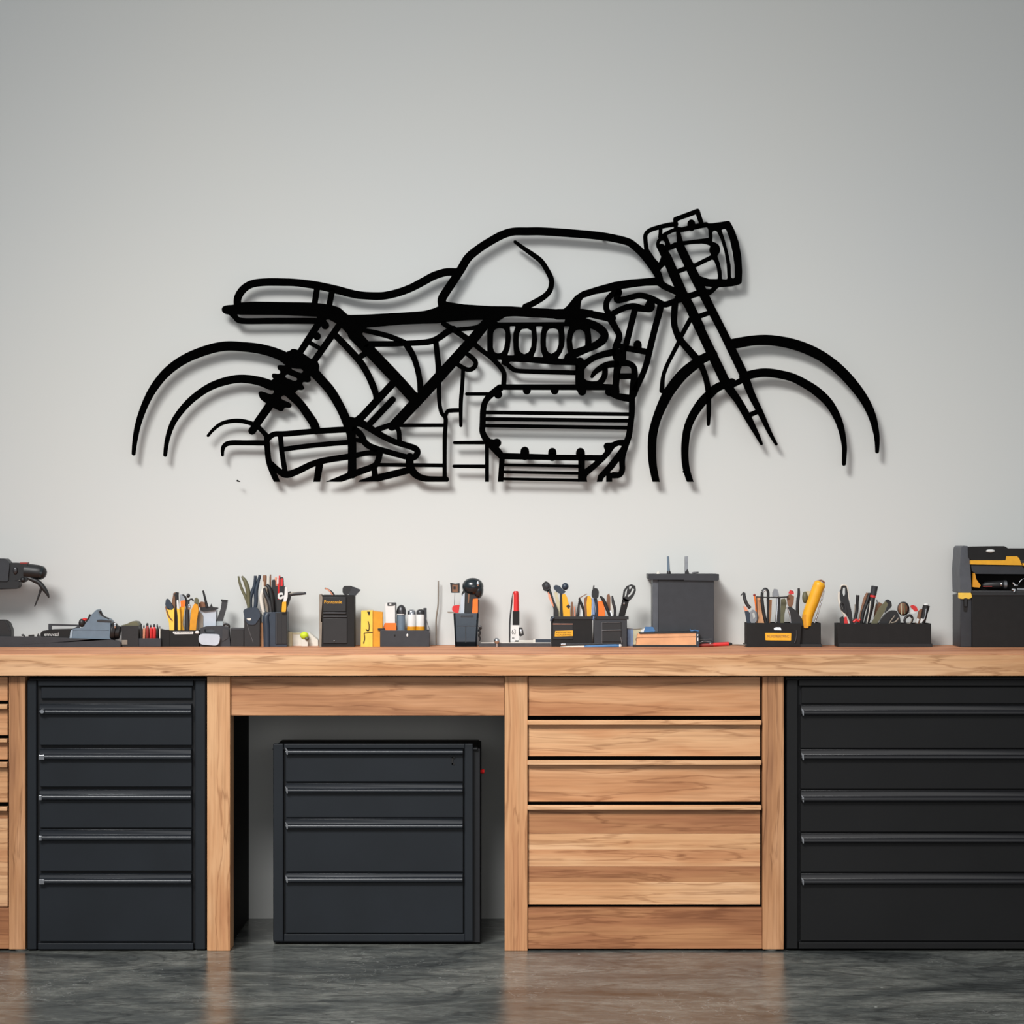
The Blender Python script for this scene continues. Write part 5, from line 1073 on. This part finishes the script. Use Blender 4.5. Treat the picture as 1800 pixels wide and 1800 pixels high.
T4 = [
 ('saw', 'small black hooked knife leaning left in the yellow-plated box', 'knife', .030, [('blade', 'gunmetal', 0, [('t', [1302, 1047, .8, 1306, 1043, 1.4, 1308, 1041, 1.6], 0), ('t', [1308, 1042, 2.4, 1309, 1052, 3, 1313, 1062, 3, 1319, 1069, 3], 0)]), ('grip', 'navy', .0008, [('e', [1309, 1073, 1316, 1074, 1324, 1090, 1324, 1100, 1314, 1100], 0, .010, 2)]), ('band', 'salmon', .0004, [('e', [1307, 1065, 1312, 1067, 1315, 1074, 1309, 1074], -.001, .008, 1)])]),
 ('ring_spanner', 'grey ring-ended tool at the left of the yellow-plated box', 'wrench', .024, [('ring', 'metal', .0005, [('h', [1318, 1076, 1323, 1071, 1330, 1075, 1333, 1084, 1330, 1092, 1322, 1100, 1318, 1090], [[1322, 1078, 1326, 1076, 1328, 1084, 1324, 1089]], 0, .006, 1.5)])]),
 ('brush', 'orange-tan flat brush with a thin red stem in the yellow-plated box', 'brush', .030, [('head', 'tan', .0008, [('e', [1329, 1050, 1340, 1051, 1342, 1080, 1344, 1100, 1331, 1100, 1327, 1080], 0, .006, 1)]), ('stem', 'orange', 0, [('t', [1326, 1046, 1.6, 1327.5, 1058, 1.2, 1330, 1080, 1.1], -.002)]), ('knob', 'red_dark', 0, [('s', 1326, 1046, 2.3, 2.3, -.002, 2.3)])]),
 ('pliers', 'tall black and chrome looped pliers, left of centre in the yellow-plated box', 'pliers', .018, [('handle', 'black', 0, [('t', [1340, 1040, 2.4, 1339.5, 1055, 3, 1342, 1075, 3, 1347, 1098, 3], 0)]), ('handle', 'black', 0, [('t', [1340, 1040, 2.4, 1345, 1035, 2.2, 1350, 1040, 2.4, 1350, 1055, 2.4, 1350, 1075, 2, 1349, 1098, 2], .004)]), ('inlay', 'chrome', 0, [('t', [1341, 1042, 1, 1344, 1038, 1.4, 1347, 1037, 1], -.006)])]),
 ('ruler', 'tan wooden stick behind the looped pliers', 'ruler', .040, [('stick', 'tan', .0004, [('e', [1352, 1054, 1357, 1054, 1356, 1080, 1353, 1098, 1349, 1098], 0, .004, .6)])]),
 ('spanner', 'grey flat-ended spanner in the middle of the yellow-plated box', 'wrench', .034, [('head', 'metal', .0006, [('e', [1358, 1042, 1361, 1035, 1367, 1036, 1370, 1048, 1358, 1049], 0, .008, 1)]), ('shaft', 'chrome', 0, [('t', [1366, 1049, 1.6, 1366, 1070, 2, 1364, 1098, 2], 0)]), ('edge', 'black', .0006, [('e', [1368, 1048, 1372, 1050, 1371, 1098, 1367, 1098], .001, .006, .8)])]),
 ('flat_file', 'olive grey flat file right of centre in the yellow-plated box', 'file', .038, [('body', 'olive', .0006, [('e', [1373, 1053, 1380, 1052, 1383, 1060, 1379, 1080, 1378, 1098, 1371, 1098], 0, .006, 1)])]),
 ('cross_rod', 'thin black rod lying across the tops of the tools in the yellow-plated box', 'rod', .012, [('rod', 'black', 0, [('t', [1329, 1049, 1, 1350, 1050, 1, 1372, 1050, 1.4, 1386, 1049, 1.2], 0)]), ('drop', 'black', 0, [('t', [1330, 1049, .8, 1331, 1072, .6, 1332, 1099, .6], .0)])]),
 ('multitool', 'black tool with a red and white tip in the yellow-plated box', 'tool', .020, [('grip', 'brown', .001, [('e', [1383, 1048, 1389, 1044, 1396, 1048, 1395, 1060, 1391, 1070, 1385, 1064], 0, .010, 2)]), ('tip', 'red', .0008, [('e', [1386, 1043, 1389, 1037, 1394, 1037, 1396, 1044, 1391, 1045], -.001, .010, 1.5)]), ('trim', 'white', 0, [('t', [1391, 1037, 1.1, 1396, 1039, 1.2, 1397, 1046, 1], -.003)])]),
 ('cutter', 'black angular cutter lying at the front of the yellow-plated box', 'tool', .010, [('jaw', 'black', .001, [('e', [1384, 1068, 1390, 1066, 1400, 1074, 1410, 1088, 1412, 1100, 1390, 1100, 1388, 1082], 0, .010, 2)]), ('bright_edge', 'chrome', 0, [('t', [1383, 1067, 1, 1388, 1078, 1.2, 1390, 1095, 1], -.001)])]),
 ('screwdriver', 'slim upright black driver left of the yellow tube', 'screwdriver', .024, [('shaft', 'black', 0, [('t', [1402, 1098, 3, 1402, 1065, 2.6, 1404, 1045, 2.4, 1404, 1034, 2], 0)]), ('shine', 'gunmetal', 0, [('t', [1399, 1090, 1.2, 1400, 1065, 1.2, 1401, 1050, 1], -.002)])]),
 ('lens', 'grey oval lens-like tool touching the left of the yellow tube', 'tool', .036, [('body', 'olive', 0, [('s', 1415, 1050, 5, 10.5, 0, 5)]), ('side', 'beige', .0006, [('e', [1417, 1039, 1424, 1039, 1422, 1052, 1418, 1052], -.002, .006, 1)])]),
 ('caulk_tube', 'big bright yellow tube leaning right out of the yellow-plated box', 'tube', .022, [('tube', 'yellow', 0, [('t', [1418, 1100, 9, 1420, 1082, 9.8, 1429, 1058, 10.5, 1437, 1036, 10.5, 1441, 1027, 10.5, 1443, 1023, 7], 0)]), ('base', 'amber', .001, [('e', [1412, 1080, 1424, 1080, 1421, 1104, 1413, 1104], -.016, .02, 2)]), ('end_cap', 'brown', 0, [('t', [1436, 1021.5, 1.2, 1444, 1020.5, 1.6, 1450, 1025, 1.4], -.004)])]),
 ('metal_rod', 'thin silver rod running along the right of the yellow tube', 'rod', .030, [('rod', 'chrome', 0, [('t', [1430, 1100, 1.6, 1437, 1080, 1.6, 1444, 1056, 1.4, 1449, 1038, 1.2], 0)])]),
]
for n, lab, cat, dy, parts in T4: make(n, lab, cat, 'tools standing in the yellow-plated box', -0.15 + dy, parts)
# --- plain black tray on the right
make('tool_tray', 'plain wide black tray full of assorted hand tools, left of the big toolbox', 'tool holder', None, -0.14, [
    ('tray', 'black_matte', .0012, [('c', 1472.5, 1096, 1637, G, 0, .08)]), ('foot', 'black', .0005, [('b', 1475, 1131.5, 1639, G, -.001, .03)])])
T5 = [
 ('pliers', 'black and white looped pliers at the left end of the plain tray', 'pliers', .016, [('handle', 'off_white', 0, [('t', [1475, 1040, 2, 1475, 1055, 2.2, 1480, 1072, 2.4, 1490, 1090, 2.4, 1493, 1100, 2], 0)]), ('handle', 'black', .001, [('h', [1479, 1029, 1489, 1030, 1491, 1050, 1497, 1075, 1500, 1100, 1491, 1100, 1484, 1075, 1478, 1058, 1476, 1042], [[1482, 1033, 1486, 1033, 1486, 1045, 1483, 1049, 1481, 1042]], .002, .008, 2)]), ('rim', 'off_white', 0, [('t', [1477, 1036, 1, 1479, 1029.5, 1.2, 1486, 1028.5, 1.2, 1490, 1034, 1.2, 1493, 1055, 1], -.001)])]),
 ('wire_stripper', 'black oval loop with white edge low at the left of the plain tray', 'tool', .010, [('loop', 'black', .0006, [('h', [1476, 1062, 1481, 1055, 1486, 1062, 1490, 1078, 1484, 1078, 1478, 1072], [[1479, 1062, 1482, 1060, 1485, 1068, 1484, 1073, 1480, 1068]], 0, .006, 1.5)])]),
 ('cutter', 'short red-orange handled cutter at the front left of the plain tray', 'cutter', .008, [('handle', 'red', .0006, [('e', [1484, 1086, 1488, 1083, 1491, 1100, 1484, 1100], 0, .006, 1)]), ('jaw', 'black', .0006, [('e', [1476, 1086, 1482, 1083, 1485, 1090, 1484, 1100, 1477, 1100], .001, .006, 1)])]),
 ('hook_tool', 'narrow black tool with a rounded top, third from the left of the plain tray', 'tool', .022, [('handle', 'black', 0, [('t', [1508, 1046, 3, 1507, 1058, 2.8, 1506, 1075, 2.8, 1500, 1098, 3], 0)]), ('shine', 'taupe', 0, [('t', [1500, 1096, 1.6, 1503, 1075, 1.2, 1503, 1062, .8], .004)])]),
 ('mini_pliers', 'tiny red pliers at the front of the plain tray', 'pliers', .008, [('handle', 'red', 0, [('t', [1500, 1094, 2.2, 1505, 1090, 2.4, 1509, 1092, 2, 1512, 1088, 1.2], 0)]), ('handle', 'black', 0, [('t', [1498, 1098, 1.6, 1506, 1095, 1.8, 1512, 1097, 1.6], .0)])]),
 ('screwdriver', 'brown-grey shaft leaning right beside the tall red-collared tool', 'screwdriver', .030, [('shaft', 'brown', 0, [('t', [1510, 1098, 2.4, 1515, 1075, 3, 1521, 1052, 3.2, 1525, 1042, 2], 0)])]),
 ('socket_driver', 'black tool with a red collar, tallest in the middle of the plain tray', 'screwdriver', .018, [('cap', 'charcoal', 0, [('r', 1535, 1046, 1537.5, 1030, 0, [(0, 5.5), (.95, 6), (1, 5)])]), ('collar', 'red', 0, [('r', 1534, 1050, 1535, 1045, 0, [(0, 5), (1, 5)])]), ('handle', 'black', 0, [('t', [1534, 1050, 4.6, 1531, 1065, 5.4, 1526, 1085, 5, 1522, 1100, 4.6], 0)]), ('inlay', 'off_white', 0, [('t', [1530, 1056, .8, 1528, 1075, .8, 1524, 1096, .8], -.009)])]),
 ('awl', 'slanted black awl handle just left of the red-collared tool', 'tool', .024, [('handle', 'black', 0, [('t', [1529, 1042, 2.4, 1524, 1058, 3.2, 1517, 1078, 3.4, 1514, 1098, 3], 0)])]),
 ('bottle_brush', 'small brown and grey tool right of the red-collared tool', 'tool', .034, [('body', 'brown', .0008, [('e', [1540, 1062, 1545, 1058, 1552, 1062, 1550, 1075, 1541, 1086, 1536, 1086], 0, .010, 2)]), ('tip', 'metal', 0, [('t', [1541, 1054, .8, 1543, 1063, 1], 0)])]),
 ('trowel', 'olive grey trowel blade leaning right in the plain tray', 'trowel', .014, [('blade', 'olive', .0008, [('e', [1536, 1088, 1544, 1070, 1557, 1056, 1562, 1060, 1555, 1075, 1541, 1098, 1530, 1098], 0, .006, 2)]), ('handle', 'black', .001, [('e', [1556, 1056, 1561, 1053, 1567, 1058, 1568, 1066, 1560, 1074, 1555, 1078, 1562, 1062], -.001, .012, 2)])]),
 ('pouch', 'black soft mitt-shaped piece lying in the middle right of the plain tray', 'pouch', .020, [('body', 'black', .002, [('e', [1548, 1090, 1556, 1080, 1566, 1073, 1576, 1073, 1582, 1084, 1584, 1100, 1545, 1100], 0, .02, 3)])]),
 ('lever', 'cream and brown curved lever at the front of the plain tray', 'lever', .008, [('lever', 'taupe', 0, [('t', [1562, 1098, 1, 1567, 1090, 1.2, 1573, 1082, 1], 0), ('t', [1566, 1095, 1.2, 1574, 1093, 1.4, 1580, 1086, 1.2], 0)])]),
 ('tape_roll', 'round brown and olive striped disc with a black rim in the plain tray', 'tape', .016, [('rim', 'black', 0, [('r', 1588.5, 1070, 1588.6, 1069.9, 0, [(0, 1), (1, 1)]), ('s', 1588, 1070, 10.8, 12.6, .006, 6)]), ('face', 'brown', 0, [('s', 1587, 1070, 8.6, 10.4, -.001, 5)]), ('stripe', 'beige', 0, [('t', [1584.5, 1061, 1, 1584.5, 1080, 1], -.0095)]), ('stripe', 'olive', 0, [('t', [1590, 1062, 1.2, 1590.5, 1079, 1.2], -.0085)])]),
 ('stopper', 'bright red cap above the dark loop on the right of the plain tray', 'cap', .024, [('cap', 'red', .001, [('e', [1600, 1066, 1604, 1063, 1611, 1066, 1614, 1074, 1608, 1075], 0, .010, 2)]), ('under', 'white', .0006, [('e', [1597, 1074, 1604, 1071, 1611, 1076, 1606, 1079, 1598, 1078], .001, .010, 1)])]),
 ('cable', 'black coiled cable loop under the red cap in the plain tray', 'cable', .012, [('coil', 'black', 0, [('t', [1592, 1098, 2, 1590, 1090, 2.2, 1594, 1084, 2.4, 1600, 1082, 2.4, 1604, 1088, 2, 1600, 1098, 2], 0)]), ('shine', 'taupe', 0, [('t', [1594, 1096, .8, 1600, 1095, 1, 1604, 1086, .8], -.005)])]),
 ('screwdriver', 'dark brown driver with a white tip, second from right in the plain tray', 'screwdriver', .018, [('handle', 'brown', .0008, [('e', [1615, 1074, 1620, 1070, 1624, 1071, 1621, 1085, 1618, 1098, 1609, 1098, 1613, 1085], 0, .010, 1.5)]), ('tip', 'white', .0004, [('e', [1612, 1087, 1616, 1088, 1613, 1096, 1610, 1095], -.001, .004, 1)])]),
 ('flashlight', 'black flashlight with a white lens at the right end of the plain tray', 'flashlight', .014, [('barrel', 'black', 0, [('r', 1620, 1100, 1628.5, 1064, 0, [(0, 5), (.7, 5.6), (.8, 6), (1, 6.2)])]), ('lens', 'white', 0, [('s', 1628, 1063, 4.6, 2.4, -.004, 4)]), ('clip', 'chrome', 0, [('t', [1628, 1070, .8, 1626, 1084, .9, 1622, 1092, 1], -.011)]), ('>tip', 'white', .0004, [('e', [1619, 1087, 1623, 1088, 1620, 1096, 1617, 1095], -.012, .003, 1)])]),
]
for n, lab, cat, dy, parts in T5: make(n, lab, cat, 'assorted tools in the plain black tray', -0.14 + dy, parts)
# --- large toolbox on the right
make('toolbox', 'large black and yellow open-fronted toolbox cut off by the right edge', 'toolbox', None, -0.17, [
    ('lower_body', 'black_matte', .002, [('b', 1709, 1046, 1905, G, 0, .15)]),
    ('side_column', 'charcoal', .002, [('b', 1688, 1046, 1708.5, G, .012, .13)]),
    ('>slot', 'ink', .0003, [('e', [1693, 1054, 1702, 1054, 1700, 1076, 1694, 1075], .0106, .002, 1)]),
    ('upper_side', 'charcoal_side', .002, [('e', [1690, 962, 1693, 959, 1702, 960, 1706, 1000, 1708, 1042, 1688, 1042, 1687, 1000], .010, .13, 2)]),
    ('yellow_latch', 'yellow_pale', .001, [('e', [1686, 1042, 1707, 1042, 1709, 1050, 1703, 1053, 1697, 1051, 1693, 1053, 1686, 1052], .004, .02, 1.5)]),
    ('>catch', 'black', .0004, [('b', 1695, 1052, 1700, 1066, .006, .004)]),
    ('lid', 'black_matte', .003, [('e', [1702, 961, 1766, 960, 1772, 964, 1905, 964, 1905, 985, 1708, 985, 1703, 980], .0, .14, 2)]),
    ('>lid_badge', 'white', .0, [('s', 1741, 968.5, 8, 3, -.001, 2)]),
    ('yellow_rail', 'yellow', .001, [('e', [1706, 985, 1768, 985, 1769, 978, 1788, 978, 1792, 982, 1796, 993, 1905, 993, 1905, 997, 1796, 993.5, 1706, 992], -.004, .03, 1.2), ('e', [1797, 990, 1905, 990, 1905, 998, 1802, 998], -.003, .03, 1)]),
    ('hood', 'charcoal', .0015, [('e', [1707, 993, 1796, 993.5, 1800, 1000, 1905, 1000, 1905, 1010, 1716, 1009, 1709, 1004], .002, .12, 1.5)]),
    ('inner_shelf', 'panel_black', .001, [('b', 1708, 1009, 1905, 1040, .05, .08)]),
    ('shelf_rim', 'black', .0012, [('b', 1709, 1038, 1905, 1047, -.003, .05)]),
    ('>rim_line', 'gunmetal', .0002, [('b', 1710, 1039, 1905, 1040, -.0042, .002)]),
    ('yellow_bracket', 'amber', .0008, [('e', [1711, 1007, 1714, 1008, 1716, 1018, 1724, 1029, 1722, 1033, 1710, 1032], .002, .02, 1)]),
])
make('drill', 'black and silver drill lying inside the open front of the big toolbox', 'power tool', None, -0.15, [
    ('body', 'black', 0, [('r', 1727, 1029, 1770, 1027, .0, [(0, 3), (.1, 6), (.8, 7.5), (1, 6)])]),
    ('collar', 'metal', 0, [('r', 1764, 1027.5, 1769, 1027.5, -.002, [(0, 7.5), (1, 7.5)])]),
    ('eye', 'chrome', 0, [('s', 1760, 1027, 2, 3.4, -.015, 2)]),
    ('red_mark', 'red_dark', .0002, [('b', 1728, 1030, 1744, 1031.6, -.0125, .002)])])
make('chain', 'silver metal fittings in the right of the toolbox opening', 'fittings', None, -0.155, [
    ('fitting', 'chrome', 0, [('t', [1780, 1024, 1.6, 1785, 1029, 2, 1789, 1029, 1.6], -.012), ('t', [1778, 1036, 2, 1784, 1037, 2.4, 1782, 1041, 2], -.022)]),
    ('wire', 'chrome', 0, [('t', [1791, 1026, .5, 1794, 1021, .5, 1800, 1017, .5, 1812, 1018, .5], -.012)]), ('plate', 'metal', .0004, [('b', 1788, 1034, 1802, 1038, -.021, .003)])])
# ---------------------------------------------------------------- light
w = bpy.data.worlds.new('daylight'); SC.world = w; w.use_nodes = True
bg = w.node_tree.nodes['Background']
bg.inputs[0].default_value = (0.90, 0.94, 0.98, 1); bg.inputs[1].default_value = 0.46
def area(name, loc, target, sx, sy, power, col, spread=180):
    l = bpy.data.lights.new(name, 'AREA'); l.shape = 'RECTANGLE'; l.size = sx; l.size_y = sy
    l.energy = power; l.color = col; l.spread = math.radians(spread)
    o = bpy.data.objects.new(name, l); COL.objects.link(o); o.location = loc
    o.rotation_euler = (Vector(target) - Vector(loc)).to_track_quat('-Z', 'Y').to_euler()
    return o
area('key_lamp', (-3.2, -6.8, 6.6), (0.6, 0, 0.2), 2.4, 2.4, 45, (1.0, 0.995, 0.975), 38)
area('front_lamp', (-1.8, -6.2, 5.4), (-0.8, 0, -0.1), 3.0, 1.4, 18, (1.0, 0.99, 0.97), 40)
area('low_fill', (0.6, -9.2, 1.7), (0.1, 0.0, 0.5), 5.0, 2.2, 15, (1.0, 0.98, 0.95), 70)  # unseen fill added low behind the camera to lift the kneehole wall

cam = bpy.data.cameras.new('camera'); co = bpy.data.objects.new('camera', cam); COL.objects.link(co)
co.location = (0, -CAM_D, ZC); co.rotation_euler = (math.radians(90), 0, 0)
cam.sensor_width = 36; cam.lens = 36 * F_PX / 1800
cam.shift_y = (HZ - 900) / 1800
cam.clip_start = 0.05; cam.clip_end = 60
SC.camera = co
SC.view_settings.view_transform = 'Standard'; SC.view_settings.look = 'None'
SC.view_settings.gamma = 1; SC.view_settings.exposure = 0; SC.view_settings.use_curve_mapping = False
